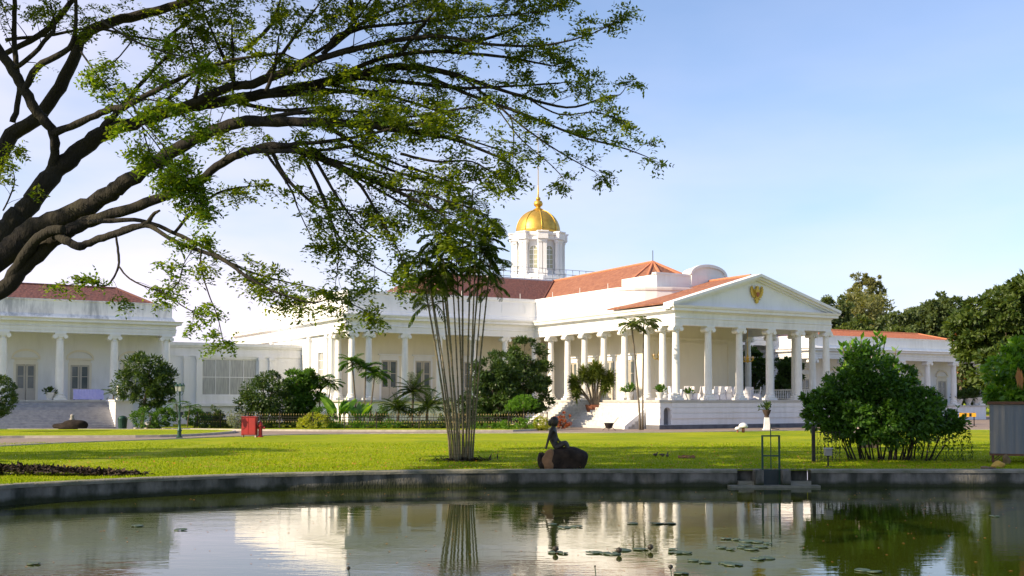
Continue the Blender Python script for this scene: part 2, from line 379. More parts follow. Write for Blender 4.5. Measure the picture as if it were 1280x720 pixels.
# retaining walls of the pond, joints included: outward = towards water
def bank_wall(path, name, label):
    path = [(x, y) for x, y in path]
    root = empty(name, (0, 0, 0), 0, label, 'wall')
    b = MB(); b.sweep(path, [(-.35, -1.6), (.0, -1.6), (.0, -.075), (-.35, -.075)]); b.build('wall_face', CONC, root)
    c = MB(); c.sweep(path, [(-.38, -.073), (.04, -.073), (.04, -.005), (.02, .022), (-.38, .022)]); c.build('coping', COPE, root)
    return root
bank_wall(bank_l, 'pond_wall', 'long curved dark concrete wall edging the pond on the left and below the statue')
bank_wall(bank_r, 'pond_wall', 'straight grey concrete pond wall to the right of the sluice gate')
# drive
def gp(px, py): p = ground_at(px, py); return (p.x, p.y)
near = [gp(-260, 585), gp(-100, 565), gp(0, 558), gp(100, 553), gp(200, 549.5), gp(300, 545.5), gp(400, 543), gp(520, 542), gp(640, 541.5), gp(780, 541), gp(900, 539.8), gp(1020, 538), gp(1250, 537)]
near = [(p.x, p.y) for p in catmull([(x, y, 0) for x, y in near], 4)]
far_y = 140
dr = MB(); dr.add([(x, y, .004) for x, y in near] + [(70, 96, .004), (70, far_y, .004), (-70, far_y, .004), (-70, 60, .004)], [tuple(range(len(near) + 4))])
tag(dr.build('driveway', PAVE), kind='structure')
def island(name, pts, h=.10, kerb=True):
    a = MB(); a.add([(x, y, h) for x, y in pts], [tuple(range(len(pts)))]); tag(a.build(name, GRASSM), kind='structure')
    if kerb:
        k = MB(); k.sweep(pts, [(-.04, 0), (.12, 0), (.12, h + .03), (-.04, h + .03)], closed=True); tag(k.build('kerb', KERB), kind='structure')
ton = [gp(-250, 560), gp(-100, 551), gp(0, 547.8), gp(100, 547.3), gp(200, 546.5), gp(250, 544.5), gp(285, 542), gp(293, 540.5), gp(285, 539.4), gp(240, 538.6), gp(150, 538.4), gp(0, 538.2), gp(-250, 538)]
ton = [(p.x, p.y) for p in catmull([(x, y, 0) for x, y in ton], 3)]
island('grass_island', ton)
gar = [gp(170, 536.6), gp(300, 538.4), gp(400, 539.2), gp(520, 539.6), gp(640, 539.4), gp(668, 538.4), (4.1, 80), (-2.5, 90.5), (-12, 84.0), (-17.0, 91.8), (-27, 86.5)]
island('garden_bed', gar, .09)
kb = MB(); kb.sweep(near, [(-.02, 0), (.11, 0), (.11, .05), (-.02, .05)]); tag(kb.build('kerb', KERB), kind='structure')

# real grass blades on the lawn near the bank
def blades(n, y0, y1, hmin, hmax, wd):
    Y = y0 + (y1 - y0) * rng.random(n) ** 1.6; X = (rng.random(n) * 1.04 - .52) * Y * .93
    by = np.interp(X, [p[0] for p in bank_l + bank_r[:8]], [p[1] for p in bank_l + bank_r[:8]])
    keep = ((Y > by + .36) & (X > -13.2)) | (X < -14.1) ; X, Y = X[keep], Y[keep]; n = len(X)
    cl = .5 + .5 * np.sin(X * 1.7 + np.sin(Y * 2.1)) * np.sin(Y * 1.3 + X * .4)
    h = (hmin + (hmax - hmin) * rng.random(n)) * (.5 + .8 * cl); a = rng.random(n) * 6.283
    dx, dy = np.cos(a), np.sin(a); z = np.zeros(n); lean = rng.normal(0, .4, (n, 2)) * h[:, None]
    b0 = np.stack([X - dx * wd, Y - dy * wd, z], 1); b1 = np.stack([X + dx * wd, Y + dy * wd, z], 1)
    t1 = np.stack([X + lean[:, 0] + dx * wd * .2, Y + lean[:, 1] + dy * wd * .2, h], 1); t0 = np.stack([X + lean[:, 0] - dx * wd * .2, Y + lean[:, 1] - dy * wd * .2, h], 1)
    return np.stack([b0, b1, t1, t0], 1)
BLADE = leafmat('grass_blade', (.15, .24, .004), (.34, .40, .008), .3, .7, .1, (1.4, 1.5, .6))
tag(quads_obj('grass_blades', blades(150000, 25, 52, .02, .06, .012), BLADE), 'short green grass covering the lawn behind the pond wall', 'grass', kind='stuff')
# mulch of fallen leaves by the tree foot on the left
n_l = 5200; tt = rng.random(n_l); lx = -14.6 + 4.7 * tt + rng.normal(0, .15, n_l); ly = 29.3 + .5 * (1 - tt) + rng.normal(0, .30, n_l) * (1.1 - .7 * tt); lh = np.maximum(0, .26 * (1 - tt) * np.exp(-((ly - 29.5) / .5) ** 2)) + .02 + rng.random(n_l) * .05
lit_b = np.stack([lx, ly, lh], 1); lit_d = rvec_ = rng.normal(size=(n_l, 3)); lit_d[:, 2] *= .35
tag(quads_obj('fallen_leaves', leaf_quads(lit_b, lit_d, np.array([0, 0, 1.]) + .3 * rng.normal(size=(n_l, 3)), .13 * rng.uniform(.5, 1.5, n_l), .07 * rng.uniform(.5, 1.5, n_l)), SOIL), 'dark litter of fallen leaves and roots on the grass at the far left', 'leaf litter', kind='stuff')
# ------------------------------------------------------------------ buildings
ROT = R(30.5)
def column_mesh(h, r):
    """classical column: plinth, torus base, tapering shaft with entasis; ionic capital with volutes"""
    a = MB(); a.box(-r * 1.45, r * 1.45, -r * 1.45, r * 1.45, 0, .16)
    a.lathe([(r * 1.35, .16), (r * 1.42, .2), (r * 1.42, .26), (r * 1.3, .31), (r * 1.12, .33), (r * 1.12, .37), (r * 1.25, .4), (r * 1.25, .44), (r * 1.02, .48), (r, .55),
             (r * 1.0, h * .35), (r * .95, h * .6), (r * .84, h - .52), (r * .93, h - .50), (r * .93, h - .46), (r * .82, h - .44), (r * .82, h - .38)], 20)
    c = MB(); c.lathe([(r * .86, h - .38), (r * 1.05, h - .3), (r * 1.05, h - .24)], 20)
    c.box(-r * 1.28, r * 1.28, -r * 1.2, r * 1.2, h - .12, h)
    c.box(-r * 1.15, r * 1.15, -r * 1.05, r * 1.05, h - .24, h - .122)
    for sx in (-1, 1): c.lathe([(.05, -r * 1.12), (.12, -r * 1.12), (.155, -r * 1.08), (.155, r * 1.08), (.12, r * 1.12), (.05, r * 1.12)], 12, (sx * r * 1.18, 0, h - .27), 'y')
    return a, c
def column_set(root, pts, z0, h, r, mat_=COLW):
    a, c = column_mesh(h, r); p = None
    for (x, y) in pts:
        if p is None:
            p = a.build('column', mat_, root, smooth=35); c.build('capital', mat_, p, smooth=35); p.location = (x, y, z0)
        else:
            q = p.copy(); COL.objects.link(q); q.parent = root; q.location = (x, y, z0)
            for ch in p.children: d = ch.copy(); COL.objects.link(d); d.parent = q
def arch_loop(cx, z0, w, h, n=10):
    """door/window opening with a round head: 2D loop"""
    r = w / 2; zs = z0 + h - r
    return [(cx - r, z0), (cx + r, z0)] + [(cx + r * math.cos(math.pi * k / n), zs + r * math.sin(math.pi * k / n)) for k in range(n + 1)]
def rect(cx, z0, w, h): return [(cx - w / 2, z0), (cx + w / 2, z0), (cx + w / 2, z0 + h), (cx - w / 2, z0 + h)]
def door(root, M, w, h, name='door', pediment=True, arch=False):
    """double door with glazed upper leaves, frame and moulded hood. M: matrix, local x across, -y out, z up"""
    def tr(b): b.v = [tuple(M @ Vector(p)) for p in b.v]; return b
    f = MB(); t = .16
    f.box(-w / 2 - t, -w / 2, -.09, .05, 0, h + t); f.box(w / 2, w / 2 + t, -.09, .05, 0, h + t); f.box(-w / 2, w / 2, -.09, .05, h, h + t)
    if pediment: f.box(-w / 2 - .3, w / 2 + .3, -.2, .05, h + t + .22, h + t + .34); f.box(-w / 2 - .1, w / 2 + .1, -.06, .05, h + t + .002, h + t + .218)
    if arch:
        pts = [((w / 2 + .3) * math.cos(math.pi * k / 14), h + t + .34 + .62 * math.sin(math.pi * k / 14)) for k in range(15)]
        for (a, b), (c, d) in zip(pts[:-1], pts[1:]):
            f.add([(a, -.14, b), (c, -.14, d), (c * .9, -.14, (d - h) * .86 + h), (a * .9, -.14, (b - h) * .86 + h), (a, .03, b), (c, .03, d), (c * .9, .03, (d - h) * .86 + h), (a * .9, .03, (b - h) * .86 + h)],
                  [(0, 1, 2, 3), (4, 7, 6, 5), (0, 4, 5, 1), (3, 2, 6, 7), (0, 3, 7, 4), (1, 5, 6, 2)])
    fr = tr(f).build('door_frame', WHITE if not arch else CREAM, root)
    d = MB()
    for s in (-1, 1):
        x0, x1 = (-w / 2, -.02) if s < 0 else (.02, w / 2)
        d.box(x0, x1, -.03, .03, 0, h * .33); d.box(x0, x0 + .12, -.03, .03, h * .33, h); d.box(x1 - .12, x1, -.03, .03, h * .33, h); d.box(x0 + .12, x1 - .12, -.03, .03, h - .12, h)
        d.box(x0 + .12, x1 - .12, -.03, .03, h * .66, h * .66 + .05)
    tr(d).build(name, DOORM, fr)
    g = MB(); g.box(-w / 2 + .1, w / 2 - .1, -.005, .005, h * .3, h - .1); tr(g).build('pane', GLASSD, fr)
    return fr
def window(root, M, w, h, arched=False, glass=None, bars=(2, 3), proud=.06):
    def tr(b): b.v = [tuple(M @ Vector(p)) for p in b.v]; return b
    f = MB(); t = .1
    if arched:
        o_ = arch_loop(0, 0, w, h); i_ = arch_loop(0, t, w - 2 * t, h - 2 * t)
        f.plate(o_, [i_], lambda a, b, d: (a, -proud + d, b), proud + .05)
    else:
        f.plate(rect(0, 0, w, h), [rect(0, t, w - 2 * t, h - 2 * t)], lambda a, b, d: (a, -proud + d, b), proud + .05)
    for k in range(1, bars[0]): x = -w / 2 + w * k / bars[0]; f.box(x - .025, x + .025, -.02, .03, t, h - t * 1.05)
    for k in range(1, bars[1]):
        z = h * k / bars[1]; hw = w / 2 - t
        if arched and z > h - w / 2: hw = math.sqrt(max(0, (w / 2) ** 2 - (z - h + w / 2) ** 2)) - t
        f.box(-hw, hw, -.017, .027, z - .025, z + .025)
    fr = tr(f).build('window', WHITE, root)
    g = MB()
    if arched: g.plate(arch_loop(0, t * .8, w - 1.7 * t, h - 1.8 * t), [], lambda a, b, d: (a, .01 + d, b), .02)
    else: g.box(-w / 2 + t * .8, w / 2 - t * .8, .01, .03, t * .8, h - t * .8)
    tr(g).build('pane', glass or GLASSD, fr)
    return fr
def MT(x, y, z, rz=0): return Matrix.Translation((x, y, z)) @ Matrix.Rotation(rz, 4, 'Z')
def balustrade(b, p0, p1, z, h=.85, rail=.09):
    p0, p1 = Vector((*p0, 0)), Vector((*p1, 0)); d = p1 - p0; L = d.length; a = math.atan2(d.y, d.x); mid = (p0 + p1) / 2
    for (zz, hh) in ((z + h - .05, .1), (z + .08, .08)): b.boxm(Matrix.Translation((mid.x, mid.y, zz)) @ Matrix.Rotation(a, 4, 'Z'), L, rail, hh)
    n = max(2, int(L / .19))
    for k in range(n):
        p = p0 + d * ((k + .5) / n)
        b.lathe([(.025, z + .12), (.05, z + .25), (.028, z + .45), (.045, z + .6), (.025, z + h - .1)], 6, (p.x, p.y, 0))

# ---- main palace ----------------------------------------------------------
P0 = Vector((11.36, 76.5, 0))
pal = empty('palace', P0, ROT, 'large white palace with a temple front, colonnades and a gold-domed cupola', 'palace')
def W(t, s, z=0): return P0 + Matrix.Rotation(ROT, 3, 'Z') @ Vector((t, s, 0)) + Vector((0, 0, z))
OUT = [(-16.8, 47), (-16.8, 18.43), (0, 18.43), (0, 0), (14.54, 0), (14.54, 18.43), (31.34, 18.43), (31.34, 47)]
FL = 2.0
# basement with courses; arched niche in the portico front
b = MB()
b.poly([(-16.9, 47), (-16.9, 18.1), (-.62, 18.1), (-.62, 14.9), (-.62, .9), (14.9, .9), (14.9, 18.1), (31.5, 18.1), (31.5, 47)], 0, 1.86)
fr = [(-1.93, .29), (16.4, .29), (16.4, 1.86), (-1.93, 1.86)]
b.plate(fr, [arch_loop(-1.25, .3, .62, 1.2)], lambda x, z, d: (x, -.6 + d, z), .35)
b.box(-1.93, 16.4, -.248, .898, .29, 1.86)
b.build('basement', WHITE, pal)
g = MB()
for k in range(1, 4):
    z = .3 + k * .39
    for (x0, x1) in ((-1.92, -1.6), (-.9, 16.4)): g.box(x0, x1, -.66, -.602, z + .04, z + .35)

g.build('course_moulding', WHITE, pal)
g = MB(); g.box(-1.6, -.9, -.255, -.249, .3, 1.6); g.build('niche_shade_panel', mat('grey_niche', (.16, .16, .17), .8), pal)  # dark grey sheet on the niche back, recess shade put into its colour
b = MB(); b.box(-1.96, 16.43, -.63, .9, 0, .288); b.sweep([(-16.9, 47), (-16.9, 18.1), (-.62, 18.1), (-.62, 13.8)], [(0, 0), (.06, 0), (.06, .35), (0, .35)]); b.build('plinth', PLINTH, pal)
b = MB(); b.poly([(-17.1, 47), (-17.1, 17.9), (-.7, 17.9), (-.7, 1.1), (-2.02, 1.1), (-2.02, -.72), (16.5, -.72), (16.5, 17.9), (31.6, 17.9), (31.6, 47)], 1.862, 2.0); b.build('floor_slab', FLOOR, pal)
# side stairs running down to the left of the wing
b = MB(); n = 11
for k in range(n):
    z = 2.0 * (n - k - 1) / n; x1 = -.702 - k * .27
    if z > .01: b.box(x1 - .27, x1, .92, 13.5, 0, z)
b.build('side_stairs', STEPW, pal)
b = MB()
for (y0, y1) in ((.93, 1.16),):
    b.plate([(-3.75, 0), (-.7, 0), (-.7, 1.98), (-1.05, 1.98), (-3.75, .22)], [], lambda a, z, d: (a, y0 - .01 + d, z), .24)
b.build('stair_cheek', WHITE, pal); b = MB()
b.plate([(-3.75, 0), (-.7, 0), (-.7, 1.85), (-1.05, 1.85), (-3.75, .22)], [], lambda a, z, d: (a, 13.5 + d, z), .6)
b.build('stair_cheek', WHITE, pal)
# columns
cols = [(2.908 * k, 0) for k in range(6)]
side = [1.45, 3.3, 5.95, 8.6, 11.2, 13.6, 16.1]
cols += [(0, y) for y in side] + [(14.54, y) for y in side]
cols += [(x, 18.43) for x in (-16.5, -15.1, -12.05, -9.03, -6.0, -3.0, -.15)] + [(x, 18.43) for x in (14.7, 17.6, 20.6, 23.6, 26.6, 29.7, 31.1)]
cols += [(-16.5, 21.1)]
column_set(pal, cols, FL, 5.2, .27)
# walls: hall core, rear blocks
b = MB(); CZ = 7.3
def wallx(b, x0, x1, y, holes, th=.3, z0=FL, z1=CZ + .5): b.plate([(x0, z0), (x1, z0), (x1, z1), (x0, z1)], holes, lambda a, z, d: (a, y + d, z), th)
def wally(b, y0, y1, x, holes, th=.3, z0=FL, z1=CZ + .5): b.plate([(y0, z0), (y1, z0), (y1, z1), (y0, z1)], holes, lambda a, z, d: (x + d, a, z), th)
SW = [(y, 1.3) for y in (9.0, 11.6, 14.2, 16.9)]
wally(b, 7.0, 21.5, 2.7, [rect(y, FL + .001, w_, 3.1) for y, w_ in SW]); wally(b, 7.0, 21.5, 11.54, [])
wallx(b, 3.001, 11.539, 7.0, [])
b.build('hall_wall', CREAM, pal)
b = MB()
wallx(b, -16.49, 2.699, 21.5, [rect(x, FL + .001, 1.4, 3.2) for x in (-12, -9, -4.5, -1.3)]); b.build('porch_wall', CREAM, pal)
b = MB(); wallx(b, 11.85, 30.99, 21.5, [rect(x, FL + .001, 1.4, 3.2) for x in (15.8, 19, 22, 25, 28)]); b.build('porch_wall', CREAM, pal)
for x in (15.8, 19, 22, 25, 28): door(pal, MT(x, 21.53, FL), 1.4, 3.2)
b = MB()
WN = [(y, 1.3) for y in (24.2, 29.0, 33.8, 38.6, 43.4)]
wally(b, 21.3, 47, -16.8, [rect(y, 3.0, w_, 2.9) for y, w_ in WN]); b.box(-16.8, 31.3, 46.7, 47, 2, 7.8); b.box(31.0, 31.3, 18.5, 46.6, 2, 7.8)
b.build('side_wall', WHITE, pal)
b = MB()
for y in (21.6, 22.6, 26.6, 31.4, 36.2, 41.0, 45.8):
    b.piece(); b.box(-17.02, -16.802, y - .28, y + .28, FL, 7.2); b.box(-17.08, -16.8, y - .34, y + .34, 6.85, 7.0); b.box(-17.08, -16.8, y - .34, y + .34, FL, 2.3)
b.build_pieces('pilaster', WHITE, pal)
for y, w_ in WN: window(pal, MT(-16.72, y, 3.0, R(-90)), w_, 2.9, False, GLASSL, (2, 4), .1)
b = MB(); b.tube([(-17.25, 33.0, 2), (-17.25, 33.0, 8.6), (-17.1, 33.0, 9.3), (-16.6, 32.8, 9.7)], .07, 6); b.tube([(-17.22, 30.6, 2), (-17.22, 30.6, 8.5)], .06, 6); b.build('drain_pipe', COLW, pal)
for y, w_ in SW: door(pal, MT(2.73, y, FL, R(-90)), 1.3, 3.1)
for x in (-12, -9, -4.5, -1.3): door(pal, MT(x, 21.53, FL), 1.4, 3.2)
# panel mouldings on the hall front wall
b = MB()
for (x, w_) in ((4.4, 1.7), (7.27, 2.9), (10.15, 1.7)):
    b.plate(rect(x, 2.6, w_, 3.9), [rect(x, 2.68, w_ - .16, 3.74)], lambda a, z, d: (a, 6.95 + d, z), .045)
b.box(3.2, 11.4, 6.9, 6.995, 6.7, 6.85)
b.build('wall_moulding', CREAM, pal)
# entablature, deck, parapets
b = MB()
b.sweep(OUT, [(-.3, 7.2), (.27, 7.2), (.27, 7.42), (.30, 7.42), (.30, 7.66), (.36, 7.68), (.36, 7.73), (.29, 7.76), (.29, 8.05), (.34, 8.08), (.4, 8.16), (.66, 8.19), (.66, 8.36), (.74, 8.4), (.8, 8.54), (-.3, 8.54)])
b.build('entablature', WHITE, pal)
b = MB(); b.poly([(-16.5, 46.7), (-16.5, 18.73), (.3, 18.73), (.3, .3), (14.24, .3), (14.24, 18.73), (31.04, 18.73), (31.04, 46.7)], 7.80, 8.50); b.build('ceiling', CREAM, pal)
bow = [(0, 7.2), (.08, 6.75), (.35, 6.2), (.75, 5.7), (1.35, 5.22), (2.1, 4.8), (3.2, 4.42), (4.6, 4.12), (6, 3.95), (7.27, 3.9)]
bow = bow + [(14.54 - x, y) for x, y in reversed(bow[:-1])]
PAR = [(-16.8, 47), (-16.8, 18.43), (0, 18.43)] + bow + [(14.54, 18.43), (31.34, 18.43), (31.34, 47)]
b = MB(); b.sweep(PAR, [(-.3, 8.542), (.12, 8.542), (.12, 8.85), (.06, 8.9), (.06, 10.12), (.13, 10.16), (.16, 10.3), (.16, 10.4), (-.3, 10.4)]); b.build('parapet', WHITE, pal)
b = MB()
def pan_x(x, w_, y): b.piece(); b.plate(rect(x, 9.15, w_, .75), [rect(x, 9.21, w_ - .12, .63)], lambda a, z, d: (a, y - .03 + d, z), .03)
def pan_y(y, w_, x): b.piece(); b.plate(rect(y, 9.15, w_, .75), [rect(y, 9.21, w_ - .12, .63)], lambda a, z, d: (x - .03 + d, a, z), .03)
for x in (-14.6, -10.4, -6.2, -2.2): pan_x(x, 2.3, 18.37)
for y in (9.2, 12.4, 15.6): pan_y(y, 2.0, -.062)
for y in (21, 26, 31, 36, 41): pan_y(y, 2.6, -16.862)
b.build_pieces('parapet_panel', WHITE, pal)
# lightning rods on the parapets
b = MB()
for x in (-13, -7, -1.5): b.piece(); b.tube([(x, 18.5, 10.38), (x, 18.5, 10.85)], .02, 5)
for y in (16, 12, 8.2): b.piece(); b.tube([(.1, y, 10.38), (.1, y, 10.85)], .02, 5)
b.build_pieces('lightning_rod', COLW, pal)
# attic wall with the round-headed panel
b = MB(); b.box(2.35, 12.2, 5.1, 5.5, 8.6, 11.4); b.box(2.25, 12.3, 5.04, 5.56, 11.4, 11.55); b.box(5.57, 8.97, 4.95, 6.2, 8.7, 11.549)
b.add([(2.35, 5.5, 8.6), (2.75, 5.5, 8.6), (2.75, 9.5, 8.6), (2.35, 9.5, 8.6), (2.35, 5.5, 11.4), (2.75, 5.5, 11.4), (2.75, 9.5, 11.4), (2.35, 9.5, 11.4)], [(3, 2, 1, 0), (4, 5, 6, 7), (0, 1, 5, 4), (1, 2, 6, 5), (2, 3, 7, 6), (3, 0, 4, 7)])
b.build('attic_wall', WHITE, pal)
b = MB(); n = 16
arc = [(7.27 + 1.7 * math.cos(math.pi * k / n), 11.552 + .72 * math.sin(math.pi * k / n)) for k in range(n + 1)]
b.plate(arc, [], lambda a, z, d: (a, 5.0 + d, z), 1.1)
arc2 = [(7.27 + 1.82 * math.cos(math.pi * k / n), 11.552 + .84 * math.sin(math.pi * k / n)) for k in range(n + 1)]
b.plate(arc2 + [(7.27 + 1.6 * math.cos(math.pi * k / n), 11.552 + .62 * math.sin(math.pi * k / n)) for k in range(n, -1, -1)], [], lambda a, z, d: (a, 4.88 + d, z), .3)
b.build('round_gable', WHITE, pal)
# pediment

b = MB(); b.plate([(-.2, 8.545), (14.74, 8.545), (7.27, 10.78)], [], lambda a, z, d: (a, -.2 + d, z), .3); b.build('tympanum', WHITE, pal)
b = MB()
def rake(b, y0, y1, o0, o1):
    for s in (-1, 1):
        ex = 7.27 + s * 8.1
        p = [(ex, 8.545 + o0), (ex, 8.545 + o1), (7.27, 10.92 + o1), (7.27, 10.92 + o0)]
        b.plate(p, [], lambda a, z, d: (a, y0 + d, z), y1 - y0)
rake(b, -.80, .3, .0, .2); rake(b, -.62, .3, -.14, -.002); rake(b, -.40, .3, -.26, -.142); 
b.build('raking_cornice', WHITE, pal)
def roof_face(b, pts, th=.12):
    b.add(list(pts) + [(x, y, z - th) for x, y, z in pts], [tuple(range(len(pts))), tuple(range(2 * len(pts) - 1, len(pts) - 1, -1))] + [(i, (i + 1) % len(pts), (i + 1) % len(pts) + len(pts), i + len(pts)) for i in range(len(pts))])
b = MB()
for s in (-1, 1): roof_face(b, [(7.27 + s * 7.9, .31, 8.80), (7.27, .31, 11.08), (7.27, 5.0, 11.08), (7.27 + s * 7.9, 7.3, 8.80)])
b.build('portico_roof', TILE, pal)
b = MB(); b.tube([(7.27, .32, 11.10), (7.27, 4.9, 11.10)], .11, 8); b.build('ridge_tiles', RIDGE, pal)
# hall roof with fan-shaped hip end
apx = (7.27, 11.9, 13.35); back = (7.27, 27.0, 13.15)
eav = [(.9, 19.3), (.9, 8.6), (2.0, 6.6), (4.4, 5.75), (7.27, 5.6), (10.14, 5.75), (12.54, 6.6), (13.64, 8.6), (13.64, 19.3)]
b = MB(); ev = [(x, y, 9.95) for x, y in eav]
b.add([apx, back] + ev, [(0, 1, 2, 3)] + [(0, 3 + k, 4 + k) for k in range(0, 6)] + [(0, 9, 10, 1)])
b.build('hall_roof', TILE, pal)
b = MB()
for k in (1, 2, 3, 5, 6, 7): b.tube([apx, ev[k]], .12, 6)
b.tube([apx, back], .13, 6); b.build('ridge_tiles', RIDGE, pal)
b = MB(); b.tube([(7.27, 11.9, 13.4), (7.27, 11.9, 14.3)], .03, 5); b.build('lightning_rod', IRON, pal)
# main roof
b = MB()
for (xa, xr, xb) in ((-8.4, -4.6, 7.27), (23, 19.1, 7.27)):
    b.add([(xa, 19.2, 9.95), (xb, 19.2, 9.95), (xb, 27, 13.15), (xr, 27, 13.15), (xa, 46, 9.95), (xb, 46, 9.95), (xb, 34, 13.15), (xr, 34, 13.15)], [(0, 1, 2, 3), (0, 3, 7, 4), (4, 7, 6, 5), (3, 2, 6, 7)])
b.build('main_roof', TILE_D, pal)
b = MB(); b.tube([(-4.6, 27, 13.17), (0, 27, 13.17)], .13, 6); b.tube([(-8.4, 19.2, 9.97), (-4.6, 27, 13.17)], .12, 6); b.tube([(.9, 19.3, 9.99), (7.27, 27, 13.2)], .12, 6); b.build('ridge_tiles', TILE_D, pal)
# lookout terrace and cupola
b = MB(); b.box(.4, 14.2, 27.2, 35.5, 11.5, 13.3); b.build('terrace', WHITE, pal)
b = MB()
def rail(p, q, z, h):
    p, q = Vector((*p, z)), Vector((*q, z)); n = max(1, int((q - p).length / .75)); U = Vector((0, 0, 1))
    for hh in (h, h * .55, .12): b.tube([p + U * hh, q + U * hh], .028, 5)
    for k in range(n + 1): m_ = p.lerp(q, k / n); b.tube([m_, m_ + U * h], .028, 5)
rail((.45, 27.25), (14.15, 27.25), 13.3, 1.05); rail((.45, 27.25), (.45, 35.4), 13.3, 1.05); rail((14.15, 27.25), (14.15, 35.4), 13.3, 1.05)
b.build('terrace_railing', mat('grey_railing', (.35, .38, .40), .5), pal)
TW = empty('cupola', (8.05, 31.0, 0)); TW.parent = pal
def oct_ring(b, prof, a0=R(22.5)): b.lathe([(r / math.cos(R(22.5)), z) for r, z in prof], 8, a0=a0)
b = MB(); oct_ring(b, [(2.55, 13.3), (2.55, 13.9), (2.4, 14.0), (2.4, 14.1), (1.95, 14.1), (1.95, 17.35), (2.1, 17.4)])
for k in range(8):
    a = R(22.5 + 45 * k)
    for (rr_, w_, z0, z1) in ((2.42, .36, 14.1, 17.3), (2.42, .50, 14.1, 14.35), (2.42, .50, 17.1, 17.38), (2.42, .46, 13.3, 14.1)):
        for off in (-.22, .22):
            M = Matrix.Rotation(a, 4, 'Z') @ Matrix.Translation((rr_, off, (z0 + z1) / 2 + off * .004)); b.boxm(M, w_ * .8, w_, z1 - z0)
b.build('drum', WHITE, TW)
b = MB(); oct_ring(b, [(2.1, 17.38), (2.3, 17.4), (2.3, 17.75), (2.45, 17.8), (2.5, 18.0), (2.15, 18.05), (2.05, 18.3)])
for k in range(8):
    M = Matrix.Rotation(R(22.5 + 45 * k), 4, 'Z') @ Matrix.Translation((2.5, 0, 17.72)); b.boxm(M, .62, 1.0, .64); M = Matrix.Rotation(R(22.5 + 45 * k), 4, 'Z') @ Matrix.Translation((2.55, 0, 18.1)); b.boxm(M, .72, 1.1, .12)
b.build('cornice', WHITE, TW)
for k in range(8):
    a = R(45 * k + 90); x, y = 1.97 * math.cos(a - R(90)), 1.97 * math.sin(a - R(90))
    window(TW, MT(x, y, 14.55, a), 1.0, 2.35, True, GLASST, (2, 5), .07)
b = MB(); b.lathe([(2.18, 18.2), (2.2, 18.35), (2.14, 18.4)] + [(2.12 * math.cos(R(t)), 18.42 + 2.12 * math.sin(R(t))) for t in range(0, 88, 6)] + [(.05, 20.55)], 40); b.build('dome', GOLD, TW, smooth=50)
b = MB()
for k in range(8): b.tube([(2.15 * math.cos(R(t)) * math.cos(R(45 * k + 22.5)), 2.15 * math.cos(R(t)) * math.sin(R(45 * k + 22.5)), 18.42 + 2.15 * math.sin(R(t))) for t in range(0, 91, 9)], .045, 6)
b.build('dome_rib', GOLDP, TW, smooth=True)
b = MB(); b.lathe([(.45, 20.45), (.5, 20.6), (.25, 20.75), (.22, 20.85), (.42, 21.0), (.46, 21.2), (.36, 21.42), (.15, 21.5), (.24, 21.62), (.22, 21.75), (.08, 21.85), (.07, 22.6), (.04, 23.0)], 16); b.build('finial', GOLD, TW, smooth=60)
b = MB(); b.tube([(0, 0, 22.8), (0, 0, 28.3)], [.045, .02], 6); b.box(-.25, .25, -.01, .01, 28.28, 28.31); b.build('flagpole', GOLDP, TW)
# emblem: golden eagle with spread wings and a heart-shaped shield
em = empty('emblem', (7.27, -.28, 9.62)); em.parent = pal
b = MB()
def slab(pts, y0, y1): b.plate(pts, [], lambda a, z, d: (a, y0 + d, z), y1 - y0)
slab([(-.13, -.25), (.13, -.25), (.2, .05), (.15, .32), (.1, .48), (.17, .56), (.05, .66), (-.08, .64), (-.1, .48), (-.15, .32), (-.2, .05)], -.12, .02)
slab([(-.17, -.52), (0, -.62), (.17, -.52), (.1, -.25), (-.1, -.25)], -.06, .02)
slab([(-.3, -.30), (-.12, -.22), (-.12, -.30), (-.26, -.38)], -.09, .0); slab([(.3, -.30), (.26, -.38), (.12, -.30), (.12, -.22)], -.09, .0)
b.build('eagle_body', GOLDP, em)
for s in (-1, 1):
    b = MB()
    slab([(s * .12, .3), (s * .2, .42), (s * .34, .4), (s * .46, .66), (s * .5, .5), (s * .57, .62), (s * .57, .42), (s * .62, .46), (s * .58, .26), (s * .61, .24), (s * .52, .06), (s * .54, .02), (s * .42, -.10), (s * .40, -.2), (s * .28, -.2), (s * .16, -.12)], -.07, .02)
    for k in range(6): b.tube([(s * .16, -.085, .2 - k * .05), (s * (.5 - .03 * k), -.085, .52 - k * .12)], .018, 4)
    b.build('wing', GOLDP, em)
b = MB(); slab([(-.13, .16), (0, .2), (.13, .16), (.13, -.02), (0, -.18), (-.13, -.02)], -.17, -.122); b.build('shield', mat('shield_red_gold', (.35, .10, .03), .5), em)

# balustrade on the far side of the portico, hanging between the right-hand columns
b = MB()
ys = [.0] + side
for a_, c_ in zip(ys[1:-1], ys[2:]): balustrade(b, (14.54, a_ + .35), (14.54, c_ - .35), FL)
for k in range(2, 5): pass
b.build('balustrade', COLW, pal)

